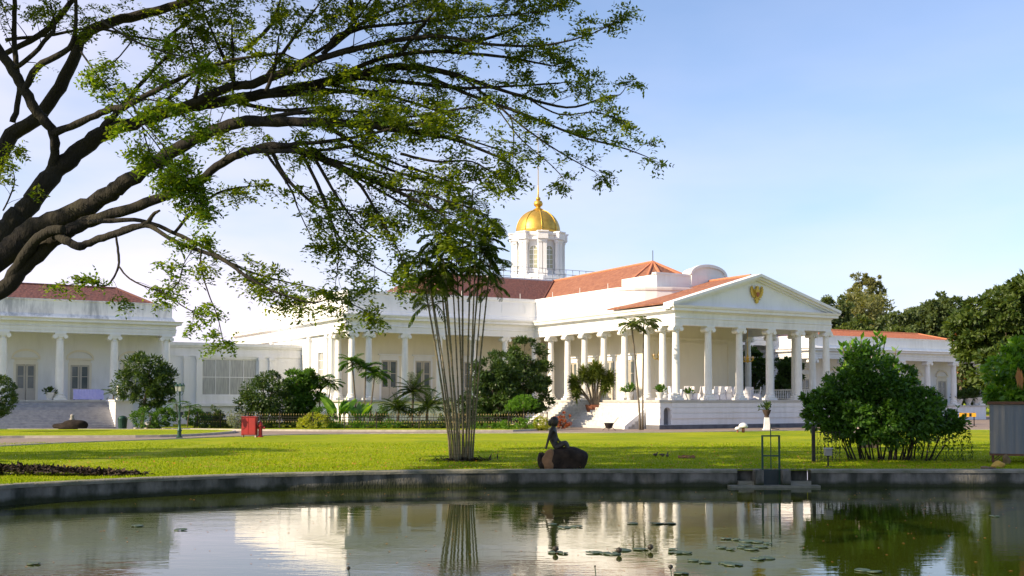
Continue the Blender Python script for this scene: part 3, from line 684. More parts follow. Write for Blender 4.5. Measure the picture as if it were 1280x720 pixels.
# ---- colonnaded pavilions left and right -----------------------------------
def pavilion(name, loc, ncol_l, ncol_r, sp, FLz, ch, label, zsc, roof_h, tiles, stairs=True):
    root = empty(name, loc, ROT, label, 'pavilion')
    xl, xr = -sp * ncol_l - .35, sp * ncol_r + .35; D = 11.0; et = FLz + ch
    column_set(root, [(k * sp, 0) for k in range(-ncol_l, ncol_r + 1)], FLz, ch, .29)
    b = MB(); b.poly([(xl - .1, -.45), (xr + .1, -.45), (xr + .1, D), (xl - .1, D)], 0, FLz - .12); b.build('basement', WHITE, root)
    b = MB(); b.poly([(xl - .2, -.55), (xr + .2, -.55), (xr + .2, D), (xl - .2, D)], FLz - .118, FLz); b.build('floor_slab', FLOOR, root)
    doors = [(k - .5) * sp for k in range(-ncol_l + 1, ncol_r + 1)]
    doors = [x for x in doors]
    b = MB(); z1 = et + .3
    b.plate([(xl + .25, FLz), (xr - .25, FLz), (xr - .25, z1), (xl + .25, z1)], [rect(x, FLz + .001, 1.3, 2.55) for x in doors], lambda a, z, d: (a, 3.0 + d, z), .3)
    b.box(xl, xl + .24, 3, D, FLz, z1); b.box(xr - .24, xr, 3, D, FLz, z1); b.box(xl, xr, D - .3, D, FLz, z1)
    b.build('wall', WHITE, root)
    for x in doors: door(root, MT(x, 3.03, FLz), 1.3, 2.55, arch=True)
    b = MB(); k = zsc
    O = [(xl, D), (xl, 0), (xr, 0), (xr, D)]
    b.sweep(O, [(-.3, et), (.26, et), (.26, et + .2 * k), (.3, et + .2 * k), (.3, et + .42 * k), (.36, et + .45 * k), (.28, et + .5 * k), (.28, et + .7 * k), (.4, et + .78 * k), (.62, et + .8 * k), (.62, et + .93 * k), (.74, et + 1.05 * k), (-.3, et + 1.05 * k)])
    b.build('entablature', WHITE, root)
    b = MB(); zp = et + 1.05 * k; b.sweep(O, [(-.3, zp + .002), (.25, zp + .002), (.2, zp + .12), (.04, zp + .32), (.04, zp + 1.25 * k), (.12, zp + 1.3 * k), (.12, zp + 1.38 * k), (-.3, zp + 1.38 * k)])
    b.build('parapet', WHITE_OLD if tiles is TILE_D else WHITE, root)
    b = MB(); b.poly([(xl + .2, .2), (xr - .2, .2), (xr - .2, D - .2), (xl + .2, D - .2)], et + .35, et + .6); b.build('ceiling', WHITE, root)
    zt = zp + 1.38 * k - .25; zr = zt + roof_h; h = 2.4
    b = MB(); b.add([(xl + .5, .5, zt), (xr - .5, .5, zt), (xr - .5, D - .5, zt), (xl + .5, D - .5, zt), (xl + h + .5, D / 2, zr), (xr - h - .5, D / 2, zr)], [(0, 1, 5, 4), (1, 2, 5), (2, 3, 4, 5), (3, 0, 4)]); b.build('roof', tiles, root)
    b = MB(); b.tube([(xl + h + .5, D / 2, zr), (xr - h - .5, D / 2, zr)], .11, 6); b.tube([(xr - h - .5, D / 2, zr), (xr - .5, .5, zt)], .1, 6); b.tube([(xl + h + .5, D / 2, zr), (xl + .5, .5, zt)], .1, 6); b.build('ridge_tiles', tiles if tiles is TILE_D else RIDGE, root)
    return root, xl, xr
LP, xl_, xr_ = pavilion('pavilion', (-25.4, 81.0, 0), 6, 0, 3.65, 2.0, 4.7, 'long white pavilion on the left with wide grey stairs and a dark tiled roof', .97, 1.75, TILE_D)
b = MB(); n = 12
for k in range(n):
    z = 2.0 * (n - k - 1) / n
    if z > .01: b.box(-18.2, -4.2, -.56 - (k + 1) * .29, -.56 - k * .29, 0, z)
b.build('front_stairs', STEP, LP)
b = MB(); b.box(-19.3, -18.21, -3.6, -.56, 0, 1.9); b.build('stair_cheek', WHITE, LP)
b = MB(); b.box(-4.198, -3.05, -3.6, -.56, 0, 1.9)
for z in (.5, .95, 1.4): b.box(-4.21, -3.03, -3.62, -.56, z - .015, z + .015)
b.build('stair_cheek', WHITE, LP)
b = MB(); b.box(-4.28, -2.97, -3.7, -.56, 1.902, 2.02); b.build('cheek_coping', WHITE, LP)
b = MB(); b.box(-19.4, -18.1, -3.7, -.56, 1.902, 2.02); b.build('cheek_coping', WHITE, LP)
RP, xl2, xr2 = pavilion('pavilion', (38.0, 108.0, 0), 3, 3, 3.95, 1.45, 4.4, 'white pavilion on the right behind the big bush with a bright orange tiled roof', .9, 1.25, TILE_B)

# link wing between left pavilion and palace
lw = empty('link_wing', (-17.7, 92.8, 0), ROT, 'low flat-roofed white wing with a tall curtained window between left pavilion and palace', 'building')
b = MB(); win = rect(-6.05, 2.35, 4.6, 3.0)
b.plate([(-13, 0), (.6, 0), (.6, 6.2), (-13, 6.2)], [win] + [rect(x, .55, 1.1, .6) for x in (-9.7, -8.0)], lambda a, z, d: (a, d, z), .35)
b.box(-13, .6, 5.6, 6, 0, 6.2); b.box(-13, -12.6, .36, 5.59, 0, 6.2); b.poly([(-12.5, .4), (.5, .4), (.5, 5.5), (-12.5, 5.5)], 5.7, 6.1)
b.build('wall', WHITE, lw)
b = MB(); b.box(-13.1, .6, -.12, 6.1, 6.202, 6.35); b.box(-13.2, .6, -.24, 6.2, 6.35, 6.6); b.box(-13.05, .6, -.06, -.001, 5.5, 5.75); b.build('cornice', WHITE, lw)
b = MB()
for x in (-9.6, -8.6, -3.5, -2.6): b.piece(); b.box(x - .2, x + .2, -.16, -.002, 1.75, 5.498); b.box(x - .26, x + .26, -.2, -.002, 5.25, 5.49)
b.build_pieces('pilaster', WHITE, lw)
b = MB(); b.box(-13, .6, -.25, -.002, 1.5, 1.75); b.build('plinth_course', WHITE, lw)
window(lw, MT(-6.05, .12, 2.35), 4.6, 3.0, False, GLASSL, (4, 2), .02)
for x in (-9.7, -8.0): window(lw, MT(x, .12, .55), 1.1, .6, False, GLASSD, (2, 1), .02)
# ------------------------------------------------------------------ the great rain tree on the left
def rvec(n=None):
    v = rng.normal(size=(n, 3) if n else 3); return unit(v)
def crown_quads(blobs, n, L, Wd, clump=.28, per=60, updir=.35):
    """leaves gathered in clumps over the shells of ellipsoids (cx,cy,cz,rx,ry,rz)"""
    B = np.array(blobs, float); area = (B[:, 3] * B[:, 5] + B[:, 4] * B[:, 5]); area /= area.sum(); nc = max(6, n // per)
    ci = rng.choice(len(B), nc, p=area); u = rvec(nc); rad = 1 - np.abs(rng.normal(0, .16, (nc, 1)))
    C = B[ci, :3] + u * B[ci, 3:] * rad; cs = clump * np.mean(B[ci, 3:], 1, keepdims=True) * rng.uniform(.5, 1.3, (nc, 1))
    li = np.repeat(np.arange(nc), per); lu = rvec(len(li)); lr = rng.random((len(li), 1)) ** .5
    p = C[li] + lu * cs[li] * lr * np.array([1, 1, .7])
    outd = unit(u[li] * .7 + lu * .7 + np.array([0, 0, updir * .4])); dr = unit(outd + rng.normal(0, .5, (len(li), 3)) + np.array([0, 0, -.25]))
    nn = unit(outd + np.array([0, 0, updir]) + rng.normal(0, .4, (len(li), 3)))
    return leaf_quads(p, dr, nn, L * rng.uniform(.6, 1.3, len(li)), Wd * rng.uniform(.7, 1.2, len(li)))
class Tree:
    def __init__(s): s.mb = MB(); s.lb = []; s.ld = []; s.lk = []   # leaf clusters: base, dir, kind
    def limb(s, pts, n=5, sides=8, sp=0.0, start=.25, tl=1.0, dens=1.0, kind=0, droop=.0, tail=True):
        """pts: [(Vector, radius)], smooth tube; spawns twigs from `start` of its length"""
        P = catmull([(p.x, p.y, p.z) for p, r in pts], n); rr = []
        for i in range(len(pts) - 1):
            for k in range(n): rr.append(pts[i][1] + (pts[i + 1][1] - pts[i][1]) * k / n)
        rr.append(pts[-1][1])
        # knobbly, slightly irregular line
        for i in range(1, len(P) - 1): P[i] = P[i] + Vector(rng.normal(0, 1, 3)) * rr[i] * .10; rr[i] *= 1 + rng.normal(0, .035)
        s.mb.tube(P, rr, sides)
        if sp <= 0: return
        L = [0]
        for a, b in zip(P[:-1], P[1:]): L.append(L[-1] + (b - a).length)
        tot = L[-1]; d = start * tot + rng.random() * sp
        while d < tot:
            i = max(k for k in range(len(L)) if L[k] <= d); i = min(i, len(P) - 2)
            f = (d - L[i]) / max(1e-6, L[i + 1] - L[i]); p = P[i].lerp(P[i + 1], f); t = (P[i + 1] - P[i]).normalized()
            fr = d / tot
            s.twig(p, t, tl * (1.15 - .55 * fr) * rng.uniform(.55, 1.25), max(.006, rr[i] * .28 if rr[i] < .05 else .014), dens, kind, droop)
            d += sp * rng.uniform(.5, 1.5)
        if tail: s.twig(P[-1], (P[-1] - P[-2]).normalized(), tl * .5, rr[-1], dens * 1.3, kind, droop, True)
    def twig(s, p, t, ln, r, dens, kind, droop, straight=False):
        side = Vector(rng.normal(0, 1, 3)); side.z *= .32
        d = (t * (1.0 if not straight else 2.5) + side.normalized() * .95 + Vector((0, 0, -droop * .5 + .12))).normalized()
        n = 5; pts = [p]; q = p.copy(); dd = d.copy()
        for k in range(n):
            dd = (dd + Vector(rng.normal(0, .16, 3)) + Vector((0, 0, -droop * .12))).normalized(); q = q + dd * (ln / n); pts.append(q)
            if k >= 1 and rng.random() < .54 * dens:
                # sub twig ending in leaves
                sd = Vector(rng.normal(0, 1, 3)); sd.z *= .5; e = (dd + sd.normalized() * 1.0).normalized(); l2 = ln * rng.uniform(.18, .42)
                q2 = q + e * l2; s.mb.tube([q, q.lerp(q2, .5) + Vector((0, 0, .02)), q2], [r * .6, r * .5, r * .3], 3, False)
                s.leafat(q2, e, kind); 
                if rng.random() < .6: s.leafat(q.lerp(q2, .55), e, kind)
            if k >= 2 and rng.random() < .46 * dens: s.leafat(q, dd, kind)
        s.leafat(q, dd, kind); s.mb.tube(pts, [max(.004, r * (1 - .7 * k / n)) for k in range(n + 1)], 3, False)
    def leafat(s, p, d, kind): s.lb.append(tuple(p)); s.ld.append(tuple(d)); s.lk.append(kind)
    def leaves(s, nr=3, nl=6, L=.085, Wd=.04, rl=.26, kinds=None, flat=.55):
        """pinnate leaves: nr rachises per cluster, nl leaflets each"""
        B = np.array(s.lb); D = np.array(s.ld); K = np.array(s.lk); out = []
        n = len(B); Br = np.repeat(B, nr, 0); Dr = np.repeat(D, nr, 0); Kr = np.repeat(K, nr)
        rd = rvec(n * nr); rd[:, 2] = rd[:, 2] * .5 - .12; rd = unit(Dr * .6 + rd)
        side = unit(np.cross(rd, np.array([0, 0, 1.0]) + rng.normal(0, .35, (n * nr, 3))))
        ln = rl * rng.uniform(.6, 1.25, (n * nr, 1)); V = []; KK = []
        for j in range(nl):
            f = (j // 2 + .7) / (nl // 2); sg = 1 if j % 2 else -1
            base = Br + rd * ln * f + np.array([0, 0, -.05]) * f * f
            dr = unit(side * sg + rd * .5 + rng.normal(0, .25, (n * nr, 3)))
            nn = np.array([0, 0, 1.0]) + rng.normal(0, .5, (n * nr, 3))
            sz = rng.uniform(.7, 1.3, n * nr); V.append(leaf_quads(base, dr, nn, L * sz, Wd * sz)); KK.append(Kr)
        return np.concatenate(V), np.concatenate(KK)
T = Tree()
rt = empty('rain_tree', (-14.6, 22.5, 0), 0, 'huge spreading rain tree at the left with dark limbs reaching over the pond', 'tree')
def br(pts, **k):
    """pts: (px, py, distance, width in px) traced limb points placed at their own distance"""
    T.limb([(at(x, y, Y), (wd if wd < 10 else 10 + (wd - 10) * .56) / 2 / F * Y) for x, y, Y, wd in pts], **k)
FORK = (-150, 470, 22.5, 90)
# trunk and the great limbs
T.limb([(Vector((-14.7, 22.4, -.3)), 1.05), (Vector((-14.6, 22.5, .5)), .78), (Vector((-14.4, 22.5, 1.6)), .68), (at(-150, 470, 22.5), .58), (at(-90, 400, 22.3), .5)], sides=14)
for a in range(6):
    an = a * 1.05 + .3; T.limb([(Vector((-14.7 + .5 * math.cos(an), 22.4 + .5 * math.sin(an), .5)), .3), (Vector((-14.7 + 1.1 * math.cos(an), 22.4 + 1.1 * math.sin(an), .08)), .22), (Vector((-14.7 + 2.2 * math.cos(an), 22.4 + 2.2 * math.sin(an), -.1)), .08)], sides=7)
br([(-90, 400, 22.3, 60), (0, 318, 22, 46), (42, 286, 22, 40), (83, 267, 21.8, 36), (125, 245, 21.6, 30), (150, 228, 21.4, 27), (195, 198, 21.2, 23), (240, 172, 21, 20), (295, 150, 20.8, 18), (345, 149, 20.5, 15), (425, 150, 20.2, 11), (480, 158, 20, 7), (560, 170, 19.6, 5), (620, 193, 19.3, 3)], sp=.5, start=.5, tl=1.1, dens=.9)
br([(-90, 400, 22.3, 60), (0, 361, 21.8, 30), (28, 333, 21.7, 27), (72, 294, 21.5, 24), (111, 275, 21.4, 20), (155, 261, 21.2, 17), (194, 247, 21, 15), (219, 236, 20.9, 13), (240, 229, 20.8, 12), (275, 202, 20.6, 11), (310, 186, 20.4, 12), (345, 180, 20.2, 11), (390, 192, 20, 10), (437, 212, 19.8, 7), (490, 235, 19.5, 5), (545, 262, 19.2, 3)], sp=.42, start=.6, tl=1.0, droop=.25)
br([(10, 350, 21.8, 20), (40, 302, 21.3, 16), (60, 288, 21.1, 15), (76, 286, 21, 14)])
br([(-80, 380, 22.4, 60), (0, 290, 23, 48), (28, 261, 23, 38), (55, 225, 23.1, 34), (83, 196, 23.2, 32), (122, 166, 23.3, 27), (172, 148, 23.4, 21), (215, 134, 23.4, 17), (262, 126, 23.4, 17), (312, 117, 23.4, 16), (375, 105, 23.3, 14), (440, 92, 23.2, 12), (489, 79, 23, 10), (537, 82, 22.8, 8), (579, 93, 22.6, 6), (640, 113, 22.3, 4.5), (709, 131, 22, 3), (757, 118, 21.8, 2), (776, 115, 21.6, 1.5)], sp=.42, start=.42, tl=1.25, dens=1.0)
br([(172, 148, 23.4, 17), (237, 126, 23, 14), (282, 105, 22.7, 13), (312, 101, 22.5, 13), (355, 85, 22.3, 11), (400, 68, 22.1, 9), (460, 52, 21.9, 8), (540, 40, 21.6, 5), (606, 50, 21.3, 4), (675, 52, 21, 3), (726, 42, 20.8, 2), (752, 32, 20.7, 1.5)], sp=.3, start=.4, tl=1.25, dens=1.15)
br([(-60, 330, 24, 50), (0, 180, 25, 25), (42, 144, 25, 22), (75, 94, 25, 19), (94, 47, 25.1, 16), (117, 28, 25.2, 15), (167, 14, 25.3, 13), (217, 0, 25.4, 11), (290, -22, 25.5, 8), (380, -40, 25.6, 5)], sp=.5, start=.5, tl=1.3)
br([(56, 222, 23.1, 16), (63, 196, 23.0, 14), (62, 164, 22.7, 14), (42, 139, 22.6, 16), (25, 111, 22.5, 15), (6, 78, 22.5, 15), (-20, 40, 22.5, 14), (-40, -20, 22.5, 10)], sp=.8, start=.5, tl=1.1)
br([(62, 164, 22.7, 12), (100, 148, 22.4, 9), (133, 133, 22.2, 9), (150, 131, 22.1, 8), (185, 112, 22, 7), (235, 88, 21.7, 5), (290, 70, 21.4, 4), (350, 62, 21.1, 3)], sp=.45, start=.35, tl=.95)
br([(117, 168, 23.3, 10), (130, 150, 23.2, 9), (150, 128, 23.1, 7), (172, 100, 23, 5), (200, 70, 23, 4)], sp=.45, start=.5, tl=.9)
br([(25, 111, 22.5, 9), (40, 80, 22.3, 9), (80, 55, 22.1, 7), (88, 20, 22, 5), (86, -20, 22, 4)], sp=.6, start=.4, tl=.9)
br([(10, 150, 23, 8), (18, 110, 23, 7), (11, 55, 23, 7), (10, 0, 23, 6), (12, -40, 23, 5)], sp=.6, start=.3, tl=1.0)
br([(0, 62, 23.6, 7), (50, 33, 23.5, 8), (75, 5, 23.4, 7), (100, -25, 23.3, 5)], sp=.5, start=.1, tl=1.0)
br([(0, 45, 24, 5), (60, 38, 23.8, 4), (110, 30, 23.6, 3), (170, 42, 23.4, 3), (240, 50, 23.1, 2)], sp=.4, start=.1, tl=.9)
br([(8, 82, 22.5, 6), (28, 70, 22.3, 6), (60, 34, 22.1, 5)], sp=.5)
# curved low limb and its drooping sprays
br([(66, 290, 21.3, 14), (78, 299, 21, 12), (97, 307, 20.9, 11), (118, 299, 20.8, 9), (139, 292, 20.6, 9), (160, 284, 20.5, 8), (180, 279, 20.4, 7), (188, 268, 20.4, 5), (197, 262, 20.3, 3)])
br([(144, 292, 20.5, 7), (180, 281, 20.4, 6), (205, 294, 20.1, 5.5), (231, 307, 19.9, 5), (274, 322, 19.6, 5), (310, 347, 19.3, 4), (347, 366, 19.1, 3), (390, 378, 18.9, 2), (420, 372, 18.8, 1.5), (455, 388, 18.7, 1)], sp=.2, start=.42, tl=.62, dens=1.15, droop=.1, kind=0)
br([(108, 277, 21.2, 6), (144, 274, 21, 6), (180, 276, 20.8, 5), (219, 292, 20.6, 5), (253, 308, 20.4, 4), (296, 333, 20.2, 3), (340, 348, 20, 2), (385, 358, 19.9, 1.5)], sp=.25, start=.4, tl=.7, droop=.2)
br([(215, 291, 20.6, 4), (240, 262, 20.8, 4), (270, 240, 20.9, 3), (300, 232, 21, 2)], sp=.25, start=.1, tl=.8, dens=1.1)
br([(143, 296, 20.6, 3), (146, 318, 20.5, 3.4), (146, 333, 20.4, 3), (138, 350, 20.3, 2.5), (128, 357, 20.2, 2), (108, 352, 20.1, 1.5), (84, 356, 20, 1)], sp=.24, start=.45, tl=.4, kind=1)
br([(147, 333, 20.4, 2.5), (158, 346, 20.3, 2.2), (176, 356, 20.1, 2), (205, 367, 20, 1.8), (230, 384, 19.8, 1.5), (255, 396, 19.7, 1)], sp=.26, start=.2, tl=.42, kind=1)
br([(205, 367, 20, 1.8), (222, 352, 19.9, 1.6), (228, 330, 19.8, 1.2), (240, 310, 19.8, 1)], sp=.22, start=.2, tl=.5, kind=1)
br([(249, 312, 19.6, 2), (250, 335, 19.5, 2), (260, 368, 19.3, 1.6), (271, 395, 19.2, 1.3), (278, 425, 19.1, 1)], sp=.3, start=.55, tl=.3, kind=1, droop=.5)
br([(0, 262, 21, 2), (8, 245, 20.9, 2), (14, 225, 20.8, 1.5), (10, 205, 20.7, 1)], sp=.2, start=.1, tl=.5)
# long fingers to the right
br([(530, 90, 22.8, 5), (592, 117, 22.4, 4.5), (640, 134, 22.1, 4), (675, 148, 21.8, 3.5), (726, 168, 21.5, 3), (778, 182, 21.2, 2), (808, 193, 21, 1.2)], sp=.26, start=.35, tl=.62, dens=.8)
br([(579, 93, 22.6, 4), (620, 127, 22.2, 3), (661, 161, 21.8, 2.4), (702, 189, 21.5, 1.8), (744, 213, 21.3, 1)], sp=.34, start=.4, tl=.45, dens=.6)
br([(620, 130, 22.2, 2), (650, 170, 21.8, 1.8), (690, 205, 21.4, 1.2), (705, 222, 21.2, 1)], sp=.4, start=.3, tl=.4, dens=.5)
br([(661, 120, 22, 2.5), (700, 140, 21.7, 2), (745, 137, 21.5, 1.5), (776, 147, 21.3, 1)], sp=.28, start=.2, tl=.5, dens=.7)
br([(638, 140, 22.1, 2), (642, 165, 22, 1.6), (641, 206, 22, 1)], sp=.5, start=.8, tl=.25, dens=.5)
br([(430, 92, 23.2, 7), (500, 98, 22.9, 5), (570, 106, 22.6, 4), (640, 104, 22.3, 3), (700, 100, 22, 2)], sp=.26, start=.15, tl=.8, dens=1)
br([(400, 103, 23, 7), (469, 70, 22.6, 6), (537, 60, 22.3, 5), (606, 64, 22, 4), (650, 70, 21.8, 3), (690, 78, 21.6, 2)], sp=.26, start=.2, tl=.85, dens=1.1)
br([(400, 63, 22.2, 6), (445, 31, 22, 5), (503, 24, 21.8, 4), (560, 18, 21.5, 3), (620, 14, 21.3, 2), (690, 8, 21.1, 1.5)], sp=.24, start=.1, tl=.95, dens=1.15)
br([(400, 68, 22.1, 6), (418, 40, 22, 5), (442, 28, 21.8, 4), (436, 0, 21.6, 4), (430, -30, 21.5, 3)], sp=.3, start=.2, tl=.9)
for (x0, y0, x1, y1, dd) in ((288, 103, 285, 20, 22.5), (330, 92, 395, 0, 22.4), (288, 95, 250, 10, 23), (350, 85, 470, -20, 22.8), (240, 120, 232, 40, 22.6), (500, 60, 560, -15, 22), (180, 140, 260, 60, 23.6), (300, 60, 350, -20, 24), (420, 40, 520, -5, 23), (330, 110, 345, 40, 21.6), (200, 60, 260, 5, 24.5), (560, 55, 650, 25, 22.4)):
    mxp = (x0 * .5 + x1 * .5 + rng.normal(0, 9), y0 * .55 + y1 * .45)
    br([(x0, y0, dd, 6), (*mxp, dd - .2, 4), (x1, y1, dd - .5, 2)], sp=.2, start=.25, tl=.75, dens=1.15)
for (x0, y0, x1, y1, dd, w_) in ((305, 119, 480, 110, 22.3, 7), (297, 150, 470, 137, 21.8, 7), (330, 149, 520, 160, 21.2, 6), (345, 180, 520, 150, 20.6, 6), (310, 186, 470, 175, 20.8, 6), (400, 101, 560, 140, 22, 5), (440, 152, 590, 130, 21.2, 4), (400, 150, 503, 206, 20.4, 6), (503, 206, 560, 225, 20, 4), (395, 150, 537, 155, 21, 6), (537, 155, 640, 190, 20.6, 3), (285, 122, 400, 130, 23, 6), (370, 106, 500, 125, 22.7, 6), (390, 192, 480, 215, 20.2, 5)):
    mxp = ((x0 + x1) / 2, (y0 + y1) / 2 + rng.normal(0, 5))
    dd = 23.4 if y0 <= 130 else (20.7 if y0 <= 160 else 20.1)
    br([(x0, y0, dd, w_), (*mxp, dd - .35, w_ * .75), (x1, y1, dd - .8, 2.2)], sp=.26, start=.25, tl=.8, dens=.75)
# drooping sprays in the middle
for pts, dn in (([(390, 193, 20, 5), (433, 264, 19.7, 3), (472, 300, 19.4, 1.5)], .9), ([(392, 194, 20, 5), (442, 222, 19.9, 4), (478, 278, 19.6, 3), (500, 317, 19.4, 1.5)], 1), ([(415, 203, 19.9, 4), (483, 242, 19.6, 3), (539, 275, 19.2, 2.2), (567, 302, 19, 1.3)], 1.1),
                ([(375, 188, 20.1, 5), (400, 240, 19.9, 4), (422, 294, 19.6, 3), (456, 325, 19.3, 2), (492, 347, 19.1, 1.2)], .7), ([(393, 225, 19.95, 3), (412, 275, 19.7, 2.6), (422, 311, 19.6, 2), (419, 350, 19.5, 1)], .35), ([(335, 181, 20.2, 6), (352, 215, 20.1, 5), (375, 240, 20, 4), (400, 258, 19.9, 3), (440, 262, 19.7, 2), (470, 270, 19.5, 1.2)], .7),
                ([(440, 190, 20.2, 4), (500, 215, 19.9, 3), (560, 228, 19.6, 2.2), (600, 222, 19.4, 1.2)], 1.1), ([(500, 190, 20, 4), (545, 200, 19.7, 3), (590, 200, 19.4, 2), (630, 225, 19.1, 1.2)], 1), ([(490, 235, 19.5, 3), (520, 238, 19.4, 3), (560, 250, 19.2, 2), (600, 262, 19, 1.2)], 1), ([(325, 182, 20.3, 4), (360, 232, 20, 3), (372, 262, 19.8, 1.6), (390, 300, 19.6, 1)], .5)):
    br(pts, sp=.26, start=.25, tl=.62, dens=dn, droop=.5)
# sprays in the sunlit leaf colour, hanging in the near left
for pts in ([(150, 100, 18.5, 3), (160, 125, 18.3, 2.4), (175, 150, 18.1, 2), (200, 180, 17.9, 1.5), (215, 215, 17.8, 1)], [(120, 20, 18.8, 3), (160, 45, 18.7, 2.6), (200, 60, 18.6, 2), (240, 70, 18.5, 1)], [(160, 45, 18.7, 2), (140, 70, 18.6, 1.6), (120, 82, 18.5, 1)],
            [(172, 150, 18.1, 2), (190, 200, 18, 1.6), (230, 225, 17.9, 1.2), (250, 255, 17.8, 1)], [(95, 60, 18.8, 2.6), (120, 95, 18.6, 2.4), (150, 130, 18.4, 2), (190, 175, 18.2, 1.6), (230, 235, 18, 1)], [(160, 120, 18.3, 2), (200, 125, 18.2, 1.5), (235, 150, 18.1, 1)]):
    br(pts, sp=.17, start=.25, tl=.5, dens=1.1, kind=1, droop=.3)
# upper crown spreading back over the camera side, to the left and behind: unseen, added to shade lawn and limbs
HUB = Vector((-13.0, 21.0, 11.2))
T.limb([(at(-120, 440, 22.4), .5), (Vector((-13.4, 22.0, 6.0)), .42), (HUB, .36)], sides=10)
for (az, ln, z1, y0) in ((-25, 14, 2.0, 0), (-60, 12, 2.2, 0), (-100, 11, 1.5, 0), (-150, 10, 1.0, 0), (170, 9, 1.0, 0), (120, 9, 1.5, 0), (-42, 16, 3.2, 0), (24, 15, 3.2, 0), (0, 15, 2.4, 0), (-12, 16, 2.0, 0), (8, 17, 2.7, 0), (-6, 19, 2.4, 0), (16, 17, 3.2, 0), (3, 21, 3.2, 0), (12, 21, 3.6, 0), (20, 20, 4.0, 0), (29, 16, 3.8, 0)):
    a = R(az); p0 = HUB; d = Vector((math.cos(a), math.sin(a), 0))
    pts = [(p0, .26), (p0 + d * ln * .22 + Vector((0, 0, .5 * z1 + .5)), .20), (p0 + d * ln * .5 + Vector((0, 0, z1 * .8 + .5)), .13), (p0 + d * ln * .8 + Vector((0, 0, z1 + .6)), .07), (p0 + d * ln + Vector((0, 0, z1 + .4)), .04)]
    T.limb(pts, sp=.36, start=.3, tl=2.0, dens=1.0, kind=2)
    for s in (-1, 1):
        q = pts[2][0]; e = Vector((math.cos(a + s * .6), math.sin(a + s * .6), .12))
        T.limb([(q, .12), (q + e * ln * .3 + Vector((0, 0, .5)), .07), (q + e * ln * .5, .03)], sp=.45, start=.2, tl=1.7, dens=1.0, kind=2)
T.mb.v = [(x + 14.6, y - 22.5, z) for x, y, z in T.mb.v]
T.mb.build('trunk', BARK, rt, smooth=True)
off = np.array([-14.6, 22.5, 0])
V, K = T.leaves(3, 8)
cl_ = np.repeat(rng.random(len(K) // 24 + 1), 24)  # a share of each spray keeps the darker unlit colour
cu = rng.random(len(K)); K = np.where((K == 1) & (cu < .38), 0, K); K = np.where((K == 0) & (V[:, 0, 2] < 8.2) & (cu > .93), 1, K)
V = V - off
quads_obj('crown', V[(K == 0)], LRAIN, rt)
quads_obj('sunlit_foliage', V[(K == 1)], LBRIGHT, rt)
V2 = V[K == 2]; c = V2[:, :1]; V2 = c + (V2 - c) * 2.0; V2 = np.concatenate([V2, crown_quads([(x, y, max(13.8, 3.6 + .3623 * y) + rng.random() * .5, 2.3, 1.5, .45) for x in (-23, -19.5, -16, -12.5, -9, -5.5, -2.5) for y in (20.5, 23, 25.5, 28, 30.5, 33)], 44000, .34, .19, .26, 40) - off]); quads_obj('unseen_shade_crown', V2, LRAIN, rt)  # flat leaf layers above the view, added to shade the lawn
print('LEAVES', len(V), len(T.lb))

# ------------------------------------------------------------------ generic plants
def frond_quads(p0, d0, ln, nlf, L, Wd, droop=1.0, V=None, rach=None, fold=.3, tw=.0):
    """arching palm frond: returns quads; adds rachis points"""
    pts = []; d = Vector(d0).normalized(); q = Vector(p0); n = 9
    for k in range(n + 1):
        pts.append(q.copy()); q = q + d * (ln / n); d = (d + Vector((0, 0, -.17 * droop))).normalized()
    if rach is not None: rach.tube(pts, [.018 * ln / 2 * (1 - .8 * k / n) + .004 for k in range(n + 1)], 4, False)
    f = np.linspace(.14, 1, nlf); idx = f * n; i0 = np.minimum(idx.astype(int), n - 1); P = np.array([tuple(p) for p in pts]); fr = (idx - i0)[:, None]
    B = P[i0] * (1 - fr) + P[i0 + 1] * fr; t = unit(P[i0 + 1] - P[i0]); side = unit(np.cross(t, np.array([0, 0, 1.0]) + rng.normal(0, .02, 3)))
    env = np.sin(np.clip(f * 1.0, 0, 1) * math.pi * .86 + .28) ** .7
    for s in (-1, 1):
        dr = unit(side * s + t * .75 + np.array([0, 0, -fold]) + rng.normal(0, .10, (nlf, 3)))
        V.append(leaf_quads(B, dr, np.array([0, 0, 1.0]) + side * s * .5, L * env * rng.uniform(.85, 1.1, nlf), Wd * np.ones(nlf)))
def palm(name, loc, stems, label, nfr=11, fl=1.6, nlf=26, L=.45, Wd=.05, lm=LDARK, sm=BARKM, droop=1.0, cat='palm', group=None, up=.9):
    """stems: [(dx,dy,lean_x,lean_y,height,radius)]"""
    root = empty(name, loc, 0, label, cat, group); V = []; rc = MB()
    for (dx, dy, lx, ly, h, r) in stems:
        pts = [Vector((dx + lx * t ** 1.4, dy + ly * t ** 1.4, h * t)) for t in np.linspace(0, 1, 9)]
        if h > .15:
            s = MB(); s.tube(pts, [r * (1.25 if k == 0 else 1 - .25 * k / 8) for k in range(9)], 8); s.build('stem', sm, root, smooth=True)
        top = pts[-1]
        for k in range(nfr):
            a = k * 2.4 + rng.random() * .5; el = rng.uniform(.05, 1.25) * up
            frond_quads(top, (math.cos(a) * math.cos(el), math.sin(a) * math.cos(el), math.sin(el)), fl * rng.uniform(.75, 1.15), nlf, L, Wd, droop, V, rc)
    rc.build('frond_stalk', lm, root); quads_obj('fronds', np.concatenate(V), lm, root)
    return root
